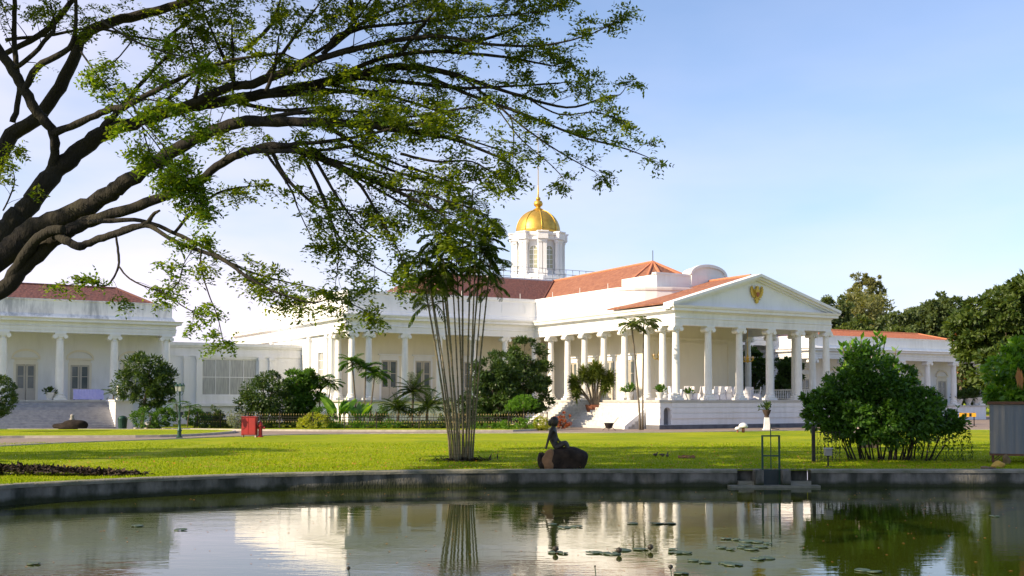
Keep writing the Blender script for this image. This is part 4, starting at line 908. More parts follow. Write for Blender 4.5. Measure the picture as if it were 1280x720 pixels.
def bush(name, loc, blobs, n, L, Wd, lm, label, cat='bush', group=None, stems=3, sm=BARKM, clump=.3, per=50, h0=.0, extra=None, sr=.04):
    root = empty(name, loc, 0, label, cat, group)
    b = MB()
    for k in range(stems):
        bl = blobs[k % len(blobs)]; x0, y0 = rng.normal(0, .12, 2) * max(.4, bl[3])
        tx, ty, tz = bl[0] + rng.normal(0, .3) * bl[3], bl[1] + rng.normal(0, .3) * bl[4], bl[2] + bl[5] * .3
        b.tube([(x0, y0, 0), (x0 * .5 + tx * .35, y0 * .5 + ty * .35, tz * .45), (tx, ty, tz)], [sr, sr * .8, sr * .4], 6)
    b.build('stems' if stems > 1 else 'trunk', sm, root, smooth=True)
    quads_obj('foliage', crown_quads(blobs, n, L, Wd, clump, per), lm, root)
    return root
def rblobs(w_, d_, z0, z1, k, s=.45):
    """k random sub-ellipsoids filling an envelope w x d x (z0..z1)"""
    out = []
    for i in range(k):
        a = rng.random() * 6.28; r = rng.random() ** .5 * .5; zz = rng.uniform(.15, .85)
        prof = math.sin(math.pi * min(1, zz * .8 + .2)) ** .6
        q = s * rng.uniform(.6, 1.1)
        out.append((math.cos(a) * r * w_ * .62 * prof, math.sin(a) * r * d_ * .62 * prof, z0 + (z1 - z0) * zz, w_ * .5 * q, d_ * .5 * q, (z1 - z0) * .42 * q))
    return out
def tree(name, loc, w_, h, label, lm, n=9000, k=14, L=.5, Wd=.28, trunk=.35, bare=.35, cat='tree', group=None, s=.5, clump=.3):
    root = empty(name, loc, 0, label, cat, group); bl = rblobs(w_, w_, h * bare, h, k, s)
    b = MB(); th = h * bare
    b.tube([(0, 0, -.2), (.1, 0, th * .6), (0, .1, th * 1.2)], [trunk, trunk * .75, trunk * .6], 9)
    for q in bl: b.tube([(0, .1, th * rng.uniform(.7, 1.15)), (q[0] * .5, q[1] * .5, (th + q[2]) * .52), (q[0], q[1], q[2] + q[5] * .4)], [trunk * .45, trunk * .25, trunk * .08], 5)
    b.build('trunk', BARKM, root, smooth=True)
    quads_obj('crown', crown_quads(bl, n, L, Wd, clump, 70), lm, root); return root

# cane palm clump in front, its canes fanning upward
cp0 = ground_at(578, 576)
cp = empty('cane_palm_clump', cp0, 0, 'tall clump of slender ringed canes fanning up from the lawn into drooping dark fronds', 'palm')
V = []; rc = MB(); canes = [(-.38, -.95, .1, 6.9), (-.32, -.8, -.3, 6.4), (-.26, -.85, .3, 6.0), (-.2, -.55, .2, 7.6), (-.13, -.42, -.35, 6.6), (-.05, -.3, .3, 7.9), (.0, .0, -.2, 8.6), (.06, -.25, .3, 7.2), (.12, .15, -.3, 8.9), (.17, .35, .3, 7.8), (.22, .2, -.4, 7.0), (.27, .42, .2, 8.3), (.33, .55, -.2, 6.6), (.1, .45, .5, 7.2), (-.1, -.6, .5, 6.9)]
for (x, lx, y, h) in canes:
    y0 = rng.normal(0, .12); pts = [Vector((x + lx * (t ** 1.25) * (h / 6), y0 + y * t, h * t)) for t in np.linspace(0, 1, 10)]
    r = rng.uniform(.026, .04); s = MB(); rad = [r * (1.15 if k == 0 else 1 - .03 * k) for k in range(10)]; s.tube(pts, rad, 8)
    for k in range(1, 26): q = pts[0].lerp(pts[1], 0); i = k / 26 * 9; i0 = int(i); p = pts[i0].lerp(pts[min(9, i0 + 1)], i - i0); s.lathe([(r * 1.0, -.012), (r * 1.14, 0), (r * 1.0, .012)], 8, (p.x, p.y, p.z), cap=False)
    s.build('cane', CANE, cp, smooth=50)
    for k in range(20):
        a = k * 2.4 + rng.random(); el = rng.uniform(-.2, 1.3)
        frond_quads(pts[-1] - Vector((0, 0, rng.random() * 1.1)), (math.cos(a) * math.cos(el), math.sin(a) * math.cos(el), math.sin(el)), rng.uniform(.6, 1.1), 14, .27, .065, 1.15, V, rc, .45)
rc.build('frond_stalk', LCANE, cp); quads_obj('fronds', np.concatenate(V), LCANE, cp)
m = 500; q = np.stack([rng.normal(0, .42, m), rng.normal(0, .3, m), .02 + .05 * rng.random(m)], 1); dd_ = rvec(m); dd_[:, 2] *= .3; quads_obj('dry_sheaths', leaf_quads(q, dd_, np.array([0, 0, 1.]) + .3 * rvec(m), rng.uniform(.08, .3, m), .05 * np.ones(m)), LDRY if False else SOIL, cp)

# big flowering bush on the right, open and dark underneath, slim canes hanging to the ground
p0 = ground_at(1105, 575)
blobs = [(-1.75, 0, 1.8, .75, .8, .6), (-1.0, .2, 2.4, .85, .9, .7), (-.45, -.1, 3.0, .75, .8, .65), (.25, .1, 2.25, .9, 1, .8), (1.0, 0, 1.7, .8, .9, .65), (1.75, .1, 1.35, .65, .7, .5), (2.2, 0, .95, .6, .6, .55), (-.6, -.5, 1.35, 1.2, .9, .7), (.6, -.5, 1.2, 1.2, .9, .7), (-2.1, 0, 1.5, .6, .6, .5), (-1.3, .1, 1.0, .7, .7, .55), (-.75, .2, 3.35, .4, .5, .35), (-1.45, 0, 2.5, .45, .5, .4), (.6, 0, 2.75, .4, .5, .35), (1.45, 0, 2.05, .4, .5, .3), (-2.35, 0, 2.0, .35, .4, .3)]
bb = empty('flowering_bush', p0, 0, 'very big dark green flowering bush on the lawn behind the sluice gate', 'bush')
BF = (np.concatenate([crown_quads(blobs, 26000, .16, .085, .30, 40), crown_quads([(-.1, .1, 1.6, 1.9, .9, 1.0)], 9000, .16, .08, .3, 40)]))
b = MB()
for k in range(46):
    x = rng.uniform(-1.7, 2.1); y = rng.normal(0, .4); b.tube([(x * .75, y, 0), (x * .85 + rng.normal(0, .08), y, .5), (x + rng.normal(0, .25), y * 1.5, 1.5)], [rng.uniform(.015, .045), .02, .012], 5)
b.build('stems', BARK, bb)
V = []
for k in range(34):
    bl = blobs[rng.integers(len(blobs))]; u = rvec(); u[2] = abs(u[2]) + .25; u = unit(u); q = np.array(bl[:3]) + u * np.array(bl[3:]) * .85; ln = rng.uniform(.25, .6); m = 16; f = rng.random((m, 1))
    V.append(leaf_quads(q + u * ln * f, unit(u + rvec(m) * 1.0), rvec(m), rng.uniform(.10, .18, m), rng.uniform(.05, .08, m)))
BF = np.concatenate([BF] + V); BF = BF[(BF[:, 0, 2] > .95 + .12 * np.sin(BF[:, 0, 0] * 5)) | (rng.random(len(BF)) < np.where(np.abs(BF[:, 0, 0] + .1) < 1.2, .5, .12))]; quads_obj('foliage', BF, LBUSH, bb)
for k in range(40):
    bl = blobs[rng.integers(len(blobs))]; u = rvec(); u[1] = -abs(u[1]); p = np.array(bl[:3]) + u * np.array(bl[3:]) * 1.04
    quads_obj('flower', np.concatenate([leaf_quads(p[None], rvec(1) * .8 + u[None] * .6, rvec(1), [.045], [.04]) for j in range(5)]), LFLOR, bb)
V = []
for k in range(60):
    x = rng.uniform(1.2, 2.75) if k < 44 else rng.uniform(-2.3, -1.5); y = rng.uniform(-.5, .4); q = np.array([[x, y, rng.uniform(.75, 1.15)]]); m = 14
    P = q + np.cumsum(np.tile([[.012 * rng.normal(), 0, -.07]], (m, 1)) + rng.normal(0, .012, (m, 3)), 0); P[:, 2] = np.maximum(P[:, 2], .03)
    V.append(leaf_quads(P, rvec(m) * .6 + np.array([0, 0, -.8]), rvec(m), rng.uniform(.07, .13, m), rng.uniform(.025, .04, m)))
quads_obj('hanging_foliage', np.concatenate(V), LDARK, bb)
# broad leaved plant behind it
p0 = at(1085, 545, 46); p0.z = 0
pb_ = empty('broad_leaved_plant', p0, 0, 'upright plant with thick pale edged leaves rising behind the very big bush', 'plant'); V = []; st = MB()
for k in range(13):
    x = (k - 6) * .17 + rng.normal(0, .05); y = rng.normal(0, .3); h = 4.55 - abs(x) * .45 + rng.normal(0, .15); st.tube([(x * .3, y * .3, 0), (x * .7, y, h * .5), (x, y, h)], [.05, .04, .02], 5)
    m = 26; a = rng.random(m) * 6.28; zz = h - rng.random(m) * 1.3; V.append(leaf_quads(np.stack([x + 0 * a, y + 0 * a, zz], 1), np.stack([np.cos(a) * .7, np.sin(a) * .7, .7 + 0 * a], 1), rvec(m), rng.uniform(.3, .45, m), rng.uniform(.13, .19, m)))
st.build('stems', BARKM, pb_); quads_obj('foliage', np.concatenate(V), LBROAD, pb_)

# right edge: tall tree, sunlit bush behind the tank
tree('tree', (28.0, 60, 0), 8.6, 8.9, 'tall round-crowned tree at the right edge of the view, in front of the right pavilion', LTALL, 46000, 24, .30, .16, .3, .2, s=.42, clump=.24)
tree('tree', (33.5, 64, 0), 8.0, 7.5, 'bushy tree beyond the right edge beside the tall round-crowned tree', LFAR, 9000, 14, .32, .17, .3, .2)
p0 = ground_at(1262, 566); 
bush('croton_bush', (17.5, 37.2, 0), [(-.5, 0, 3.0, .9, .8, .7), (.5, 0, 3.7, .8, .8, .9), (1.2, 0, 4.1, .9, .8, .9), (-.1, .2, 3.5, .6, .6, .5), (-.7, 0, 2.3, .7, .7, .6), (.6, 0, 2.1, 1.2, .9, .9), (.6, 0, 1.5, 1.0, .9, .8), (1.6, 0, 3.0, .8, .8, .8)], 12000, .24, .12, LBROAD, 'sunlit glossy green bush rising behind the zinc tank', stems=6)
b = MB(); V = []
hd = empty('dry_palm_leaf', at(1274, 462, 36.2), 0, 'hanging orange brown dry leaf at the right edge above the zinc tank', 'leaf')
for k in range(3): V.append(leaf_quads(np.array([[-.03 + .05 * k, 0, .1 - k * .04]]), np.array([[.03 * (k - 1), 0, -1.]]), np.array([[.2 * k, 1, 0]]), [.70], [.13]))
quads_obj('leaf', np.concatenate(V), LDRY, hd)

# far trees behind the right pavilion, and along the far edges
tree('far_tree', (at(1152, 512, 165).x, 165, 0), 20, 18.5, 'broad dark dome-shaped tree beyond the orange roof of the right pavilion', LFAR2, 60000, 34, .55, .36, .7, .05, group='trees beyond the right pavilion', s=.42, clump=.22)
tree('far_tree', (at(1190, 512, 172).x, 172, 0), 14, 15, 'lower dark tree at the right end of the far tree bank', LFAR2, 26000, 18, .5, .34, .5, .2, group='trees beyond the right pavilion')
tree('far_tree', (at(1098, 512, 158).x, 158, 0), 16, 15.5, 'bright green round tree between the sparse tall tree and the dark dome tree', LFAR, 30000, 20, .5, .32, .5, .2, group='trees beyond the right pavilion', s=.45)
tree('far_tree', (at(1062, 512, 175).x, 175, 0), 17, 19.5, 'olive coloured tree whose left branch leans out above the pediment slope', LOLIVE, 30000, 20, .5, .32, .5, .2, group='trees beyond the right pavilion')
tree('far_tree', (at(1082, 512, 190).x, 190, 0), 11, 25.5, 'tallest sparse feathery tree rising above the far tree bank', LOLIVE, 14000, 26, .45, .22, .4, .45, group='trees beyond the right pavilion', s=.26, clump=.3)
tree('far_tree', (at(1035, 512, 160).x, 160, 0), 11, 17.5, 'dark spreading tree peeping over the right slope of the pediment', LFAR2, 16000, 14, .5, .3, .5, .35, group='trees beyond the right pavilion', s=.4)
tree('flame_tree', (at(1200, 512, 150).x, 150, 0), 4.5, 11.6, 'small reddish tree top just right of the orange roof end', LRED, 2500, 8, .5, .35, .3, .4)
for i, (px, Y, w_, h, lb) in enumerate(((1240, 150, 16, 10, 'leafy tree far off behind the tall tree at the right edge'), (1300, 140, 18, 11, 'leafy tree outside the right edge of the view'))):
    tree('far_tree', (at(px, 512, Y).x, Y, 0), w_, h, lb, LFAR2, 8000, 12, .8, .5, .5, .1)
# dark trees seen through the portico
for (t, s, w_, h, lb) in ((17.9, 7.2, 3.2, 5.6, 'dark shade tree seen between the right-hand portico columns'), (19.5, 13.0, 4.4, 6.8, 'dark leafy tree behind the portico at the right corner of the palace'), (21.0, 3.0, 3.6, 5.6, 'dark tree standing just right of the portico behind the big bush')):
    p = W(t, s); tree('shade_tree', (p.x, p.y, 0), w_, h, lb, LDARK, 7000, 9, .32, .17, .16, .1)

tree('tree', (-31, 33, 0), 9, 13, 'large tree standing outside the left edge of the view beyond the rain tree', LFAR, 9000, 14, .5, .3, .4, .3)
# ------------------------------------------------------------------ smaller plants round the buildings
def gp3(px, py, z=0): return ground_at(px, py, z)
def gy(px, Y, z=0): return Vector(((px - 640) / F * Y, Y, z))
bush('ball_bush', gy(-4, 66), [(0, 0, 2.25, 1.15, 1.1, 1.3)], 12000, .10, .06, LDARK, 'clipped ball-shaped dark bush at the left edge before the pavilion stairs', stems=3, clump=.12, per=30)
bush('shade_bush', gy(181, 74), [(0, 0, 3.9, 1.4, 1.2, 1.2), (1.0, 0, 3.2, 1.1, 1, 1.0), (-1.0, 0, 3.1, 1.0, 1, .9), (.2, 0, 2.3, 1.1, 1, .8), (1.3, 0, 2.4, .6, .6, .6)], 7000, .30, .10, LDARK, 'tall dark feathery tree in front of the right corner of the left pavilion', 'tree', stems=1, sr=.12)
bush('low_shrub', gy(187, 73), [(0, 0, .8, 1.1, .8, .75), (1.0, 0, .9, .7, .6, .6)], 3500, .16, .08, LMID, 'mid green shrub under the tall dark feathery tree', stems=6)
palm('potted_palm', gy(142, 76.2, 2.02), [(0, 0, 0, 0, .3, .06)], 'small palm in a white pot at the head of the left stairs', 10, .95, 16, .3, .04, LDARK, up=1.1)
bush('round_tree', gy(333, 76), [(0, 0, 2.4, 1.5, 1.3, 1.2), (-.9, 0, 1.7, 1.1, 1, 1.0), (1.0, 0, 1.7, 1.1, 1, .9), (.1, 0, 3.3, .8, .7, .7), (0, 0, 1.0, 1.4, 1, .8)], 9000, .20, .10, LDARK, 'rounded dark green tree in front of the curtained window', 'tree', stems=5, sr=.07)
for (px, Y, w_, h, lb) in ((378, 78, 2.2, 4.4, 'slim green shrub tree right of the rounded dark tree'), (618, 79, 3.6, 6.0, 'large dark tree left of the clipped umbrella bush, left half of the pair'), (650, 82, 3.8, 6.9, 'large dark tree behind the clipped umbrella bush, right half of the pair')):
    tree('shade_tree', gy(px, Y), w_ * 1.4, h, lb, LDARK if px > 400 else LMID, 12000, 15, .30, .12, .1, .05, s=.5)
# slender palms by the corner of the palace
palm('slender_palm', gy(399, 78), [(0, 0, .1, 0, 3.4, .06), (.5, .2, .3, 0, 3.1, .05)], 'slim twin palm leaning beside the sunlit side wall', 18, 1.1, 16, .40, .08, LMID, up=.9, group=None)
palm('slender_palm', gy(446, 77), [(0, 0, -.35, 0, 4.6, .07), (.5, .2, .1, 0, 4.2, .06), (.9, 0, .35, 0, 3.7, .06)], 'triple palm with leaning stems at the left corner of the palace porch', 20, 1.35, 18, .42, .09, LMID, up=.9)
def broad_leaves(name, loc, n, h, w_, lm, label, cat='plant'):
    root = empty(name, loc, 0, label, cat); V = []; st = MB()
    for k in range(n):
        a = rng.random() * 6.28; rr_ = rng.random() * w_; x, y = math.cos(a) * rr_, math.sin(a) * rr_; hh = h * rng.uniform(.6, 1); d = Vector((math.cos(a) * .5, math.sin(a) * .5, 1)).normalized()
        q = Vector((x, y, hh * .45)); st.tube([(x * .8, y * .8, 0), q], [.03, .015], 4)
        L = hh * .62; s = unit(np.cross(np.array(d), rvec())); wv = L * .17; prev = None
        for j in range(5):
            f = j / 5; g_ = (j + 1) / 5; bend = Vector((math.cos(a), math.sin(a), -.5)) * .12 * L
            c0 = np.array(q + d * L * f + bend * f * f * 2); c1 = np.array(q + d * L * g_ + bend * g_ * g_ * 2); w0 = wv * math.sin(math.pi * min(1, f * .9 + .08)); w1 = wv * math.sin(math.pi * min(.999, g_ * .9 + .08))
            V.append(np.array([[c0 - s * w0, c0 + s * w0, c1 + s * w1, c1 - s * w1]]))
    st.build('stalks', lm, root); quads_obj('leaves', np.concatenate(V), lm, root); return root
broad_leaves('banana_plant', gy(424, 75), 16, 2.6, .55, LBROAD, 'bright green banana-like plant, left one of two by the porch corner')
broad_leaves('banana_plant', gy(448, 75.5), 16, 2.2, .6, LBROAD, 'bright green banana-like plant, right one of two by the porch corner')
bush('low_shrub', gy(395, 74.2), [(0, 0, .55, .9, .6, .55), (-.7, 0, .4, .5, .5, .4)], 3500, .10, .06, LYEL, 'low yellow green shrub standing just behind the fence right of the hydrant', stems=4)
bush('low_shrub', gy(406, 76), [(0, 0, .9, .9, .8, .7)], 3000, .12, .07, LMID, 'dark rounded shrub between the yellow green shrub and the banana plants', stems=4)
for (px, Y, h, fl, lb) in ((497, 76, 1.3, 1.6, 'short spiky palm, leftmost of three on the garden bed'), (515, 78, 2.5, 1.8, 'taller spiky palm in the middle of three on the garden bed'), (533, 76.5, 1.4, 1.6, 'short spiky palm, rightmost of three on the garden bed')):
    palm('spiky_palm', gy(px, Y), [(0, 0, .1, 0, h, .10)], lb, 34, fl, 26, .34, .06, LDARK, up=1.2, droop=.8, group='spiky palms on the garden bed')
# clipped umbrella bush
ub = bush('umbrella_bush', gy(654, 73.2), [(0, 0, 1.75, 1.1, .9, .42), (.05, 0, 2.0, .8, .7, .38), (-.5, 0, 1.55, .75, .7, .28)], 12000, .07, .045, LTOPI, 'bright green clipped umbrella-shaped bush behind the statue', stems=5, clump=.10, per=30)
bush('low_shrub', gy(651, 72.6), [(-.4, 0, .4, .9, .5, .42), (.7, 0, .4, .6, .5, .4)], 3000, .09, .05, LTOPI, 'low bright green hedge under the umbrella bush', stems=4)
bush('low_shrub', gy(676, 72.4), [(0, 0, .45, .6, .5, .45)], 2200, .09, .05, LYEL, 'low yellowish shrub right beside the statue head', stems=4)
bush('ball_bush', gy(295, 73.8), [(0, 0, .9, .62, .6, .5), (0, 0, .55, .6, .6, .45)], 4200, .07, .045, LGREY, 'pale grey green clipped ball bush under the curtained window', stems=3, clump=.1, per=30)
bush('red_shrub', gy(705, 77), [(0, 0, .6, .5, .4, .5), (-.5, 0, .5, .4, .4, .4)], 1200, .12, .07, LRED, 'reddish leaved shrub at the foot of the wing beside the stairs', stems=5)
for (x0, x1, Y, h, lm_, lb) in ((250, 385, 75.5, .55, LDARK, 'long low dark hedge behind the fence left of the yellow green shrub'), (405, 500, 74.6, .6, LTOPI, 'long bright green hedge behind the fence below the banana plants'), (505, 600, 74.8, .6, LDARK, 'low dark hedge behind the fence below the spiky palms'), (600, 648, 73.6, .5, LTOPI, 'low green hedge behind the fence left of the umbrella bush')):
    a_, b_2 = gy(x0, Y), gy(x1, Y); n = int((b_2.x - a_.x) / .55); bl = [((b_2.x - a_.x) * (k / n - .5), rng.normal(0, .1), h * .55 * rng.uniform(.7, 1.1), .5, .4, h * .5 * rng.uniform(.7, 1.2)) for k in range(n + 1)]
    bush('hedge', (a_ + b_2) / 2, bl, 900 * n, .09, .05, lm_, lb, 'hedge', stems=n, per=30, sr=.02)
# spiky garden shrubs close to the wall between hedge and porch
for (px, Y, w_, h, lm_, lb) in ((470, 82, 1.2, 1.6, LMID, 'green shrub under the lit column of the porch'), (245, 79, 1.2, 1.3, LMID, 'shrub beside the lamp post against the low wing'), (268, 80, 1.0, 1.5, LDARK, 'dark shrub under the left end of the curtained window'), (560, 82, 1.5, 2.0, LDARK, 'dark shrub in front of the porch behind the cane palms'), (590, 80, 1.2, 1.8, LDARK, 'dark shrub just right of the canes before the porch')):
    bush('garden_shrub', gy(px, Y), [(0, 0, h * .6, w_ * .6, .6, h * .45), (w_ * .4, 0, h * .4, w_ * .4, .5, h * .35)], 2500, .14, .07, lm_, lb, stems=5)
palm('slender_palm', gy(224, 78), [(0, 0, -.2, 0, 1.7, .04), (.6, 0, .2, 0, 1.5, .04)], 'small twin palm behind the lamp post', 8, .8, 12, .3, .06, LMID)
# yucca clump beside the stairs
yc = empty('yucca_clump', W(-1.35, 8.1, 1.35), 0, 'clump of yuccas with bare leaning trunks on the side stairs', 'plant'); V = []
for (x, lx, h) in ((-.1, -1.35, 2.6), (-.05, -.7, 3.4), (.05, -.2, 3.3), (.12, .0, 3.9), (.2, .3, 3.5), (.3, .95, 3.0), (.0, -1.3, 1.9), (.25, .6, 2.5)):
    s = MB(); pts = [Vector((x + lx * (t ** 1.5), .2 * lx * t, h * .80 * t)) for t in np.linspace(0, 1, 7)]; s.tube(pts, [.10 - .045 * k / 6 for k in range(7)], 7); s.build('trunk', BARKM, yc, smooth=True)
    m = 300; u = rvec(m); u[:, 2] = u[:, 2] * .8 + .1; base = np.array(pts[-1]) + np.array([0, 0, -.7]) + np.stack([0 * u[:, 0], 0 * u[:, 0], rng.random(m) * .9], 1)
    V.append(leaf_quads(base, u, np.array([0, 0, 1.]) + .3 * rvec(m), rng.uniform(.5, .85, m), .085 * np.ones(m)))
quads_obj('leaves', np.concatenate(V), LYUC, yc)
b = MB(); b.lathe([(.45, -.3), (.6, .25), (.62, .3), (.5, .3), (.1, .22)], 14); b.build('tub', TERRA, yc)
# two thin tall palms at the stairs
palm('thin_palm', gy(800, 73.6), [(0, 0, -.55, 0, 7.0, .065)], 'thin tall palm leaning left in front of the side stairs', 14, 1.2, 14, .42, .12, LYUC, BARKM, up=.8)
palm('thin_palm', gy(803, 73.9), [(0, 0, .12, 0, 7.2, .06)], 'thin straight tall palm just left of the arched niche', 14, 1.3, 14, .42, .12, LYUC, BARKM, up=.8)

# ------------------------------------------------------------------ fence along the garden
fx = [247, 276, 311, 350, 391.6, 431, 471, 524, 580, 636, 684]
fp = [gy(x, 75.0 - 2.4 * (x - 247) / 437) for x in fx]
fe = empty('garden_fence', (0, 0, 0), 0, 'low iron garden fence with a band of gold-tipped pickets', 'fence')
for p in fp:
    b = MB(); b.tube([(p.x, p.y, 0), (p.x, p.y, 1.12)], .035, 8); b.lathe([(.05, 1.12), (.06, 1.16), (.02, 1.22)], 8, (p.x, p.y, 0)); b.build('post', IRON, fe)
b = MB(); t = MB()
for a, c in zip(fp[:-1], fp[1:]):
    for z in (.66, .84): b.tube([(a.x, a.y, z), (c.x, c.y, z)], .022, 5)
    n = int((c - a).length / .17)
    for k in range(n):
        p = a.lerp(c, (k + .5) / n); b.tube([(p.x, p.y, .52), (p.x, p.y, .98)], .012, 4)
        for z in (.98, .5): t.add([(p.x - .03, p.y, z + .04), (p.x, p.y - .02, z + .04), (p.x + .03, p.y, z + .04), (p.x, p.y + .03, z + .04), (p.x, p.y, z + .14), (p.x, p.y, z - .03)], [(0, 1, 4), (1, 2, 4), (2, 3, 4), (3, 0, 4), (1, 0, 5), (2, 1, 5), (3, 2, 5), (0, 3, 5)])
tag(b.build('picket_band', IRON, fe), kind='stuff'); tag(t.build('gold_tips', mat('dull_gold_paint', (.34, .24, .06), .5, (.2, .14, .04), 9), fe), kind='stuff')

# ------------------------------------------------------------------ statue on its rock
def skin(name, verts, edges, rad, m, parent=None, loc=(0, 0, 0), sub=2):
    me = bpy.data.meshes.new(name); me.from_pydata(verts, edges, []); o = bpy.data.objects.new(name, me); COL.objects.link(o); o.location = loc
    md = o.modifiers.new('skin', 'SKIN'); md.use_smooth_shade = True
    for i, r in enumerate(rad): sv = me.skin_vertices[0].data[i]; sv.radius = (r if hasattr(r, '__len__') else (r, r))
    me.skin_vertices[0].data[0].use_root = True
    s = o.modifiers.new('sub', 'SUBSURF'); s.levels = sub; s.render_levels = sub; me.materials.append(m)
    if parent: o.parent = parent
    return o
SB = gp3(704, 585.5)
sv = [(-.30, 0, .72), (-.315, 0, .90), (-.33, 0, 1.08), (-.33, 0, 1.22), (-.315, 0, 1.31), (-.27, 0, 1.40), (-.25, .0, 1.50),
      (-.37, -.15, 1.20), (-.46, -.19, .95), (-.52, -.17, .72), (-.545, -.17, .655),
      (-.26, .15, 1.19), (-.20, .21, .97), (-.12, .12, .86), (-.07, .07, .85),
      (-.22, -.09, .70), (.03, -.12, .83), (.10, -.10, .66), (.18, -.08, .57), (.27, -.08, .56),
      (-.22, .09, .70), (.06, .08, .86), (.13, .06, .68), (.22, .02, .58), (.31, .02, .57)]
se = [(0, 1), (1, 2), (2, 3), (3, 4), (4, 5), (5, 6), (3, 7), (7, 8), (8, 9), (9, 10), (3, 11), (11, 12), (12, 13), (13, 14), (0, 15), (15, 16), (16, 17), (17, 18), (18, 19), (0, 20), (20, 21), (21, 22), (22, 23), (23, 24)]
sr_ = [(.15, .14), (.095, .115), (.115, .13), (.095, .11), .05, .095, .075, .05, .036, .028, .03, .05, .036, .028, .03, .105, .065, .05, .035, .028, .105, .065, .05, .035, .028]
sr_ = [tuple(q * 1.12 for q in r) if hasattr(r, '__len__') else r * 1.14 for r in sr_]
st = skin('statue', sv, se, sr_, BRONZE, None, SB + Vector((.02, 0, -.08))); tag(st, 'dark bronze statue of a seated woman leaning on one arm atop a rock', 'statue')
b = MB(); b.lathe([(.02, 1.30), (.09, 1.33), (.125, 1.42), (.128, 1.50), (.10, 1.57), (.03, 1.60)], 14, (-.285, 0, 0)); b.lathe([(.01, 1.32), (.05, 1.35), (.065, 1.41), (.04, 1.47), (.01, 1.49)], 10, (-.41, 0, 0))
b.build('hair', BRONZE, st, smooth=True)
b = MB(); b.add([(-.165, -.012, 1.47), (-.165, .012, 1.47), (-.135, 0, 1.445), (-.165, 0, 1.435)], [(0, 1, 2), (0, 2, 3), (1, 3, 2)]); b.lathe([(.006, 1.412), (.016, 1.418), (.006, 1.424)], 8, (-.168, 0, 0)); b.build('face_features', BRONZE, st)
def rock(name, loc, rx, ry, rz, m, label, seed, cat='rock', amp=.16, parent=None, pw=1.0):
    bm = bmesh.new(); bmesh.ops.create_icosphere(bm, subdivisions=4, radius=1)
    rg = np.random.default_rng(seed); ph = rg.uniform(0, 6, 9)
    for v in bm.verts:
        c = v.co.copy(); c = Vector([math.copysign(abs(q) ** pw, q) for q in c]); d = 1 + amp * (math.sin(c.x * 2.1 + ph[0]) * math.sin(c.y * 2.3 + ph[1]) + .6 * math.sin(c.z * 3.1 + ph[2] + c.x * 2) + .3 * math.sin(c.x * 6 + ph[3]) * math.sin(c.z * 5 + ph[4]))
        v.co = Vector((c.x * rx * d, c.y * ry * d, max(-.02, (c.z * .62 + .42) * rz * d)))
    me = bpy.data.meshes.new(name); bm.to_mesh(me); bm.free(); me.materials.append(m); me.polygons.foreach_set('use_smooth', [True] * len(me.polygons))
    o = bpy.data.objects.new(name, me); COL.objects.link(o); o.location = loc
    if parent: o.parent = parent
    return tag(o, label, cat) if label else o
rk = rock('rock', SB + Vector((-.02, .05, 0)), .68, .46, .54, ROCK, 'large rounded brown boulder carrying the seated statue', 3, amp=.10, pw=.62)
rock('tan_face', (-.40, -.33, 0), .20, .16, .50, ROCKT, None, 5, parent=rk)
rock('rock', SB + Vector((-.60, .02, 0)), .15, .28, .48, ROCK, 'narrow upright dark boulder left of the boulder that carries the statue', 8)
rock('rock', gy(90, 72.5), 1.15, .6, .62, mat('dark_boulder', (.014, .011, .010), .95, (.035, .026, .02), 3, .6, spec=.2), 'low dark boulder lying on the grass strip before the left stairs', 11)
fb = MB(); fb.lathe([(.02, 0), (.14, .05), (.17, .16), (.10, .26), (.13, .32), (.12, .42), (.03, .48)], 12); fb.build('stone_ball_figure', mat('grey_figure', (.3, .28, .25), .8), None, smooth=True)
o = COL.objects['stone_ball_figure']; o.location = gy(91, 72.5, .60); tag(o, 'small pale figure perched on the low dark boulder at the left', 'ornament')

# ------------------------------------------------------------------ street furniture
# lamp post
lp = empty('lamp_post', gp3(225, 547.5), 0, 'dark green iron lamp post with a cluster of lanterns', 'lamp post')
b = MB(); b.lathe([(.16, 0), (.17, .06), (.11, .12), (.10, .35), (.13, .38), (.13, .42), (.075, .5), (.06, .9), (.085, .94), (.055, 1.0), (.045, 1.7), (.07, 1.74), (.04, 1.8), (.035, 2.35), (.06, 2.38), (.05, 2.44)], 14); b.build('post', IRONG, lp, smooth=40)
for k in range(4):
    a = k * math.pi / 2 + .5; x, y = .17 * math.cos(a), .17 * math.sin(a)
    s = MB(); s.tube([(0, 0, 2.28), (x * .6, y * .6, 2.25), (x, y, 2.36), (x, y, 2.45)], .014, 5); s.build('arm', IRONG, lp)
    g = MB(); g.lathe([(.05, 2.46), (.085, 2.72)], 6, (x, y, 0)); gg = g.build('lantern', mat('lantern_glass', (.35, .38, .36), .2), lp)
    s = MB(); s.lathe([(.06, 2.44), (.055, 2.46)], 6, (x, y, 0)); s.lathe([(.11, 2.72), (.10, 2.75), (.04, 2.83), (.02, 2.9)], 6, (x, y, 0)); s.build('lantern_cap', IRONG, gg)
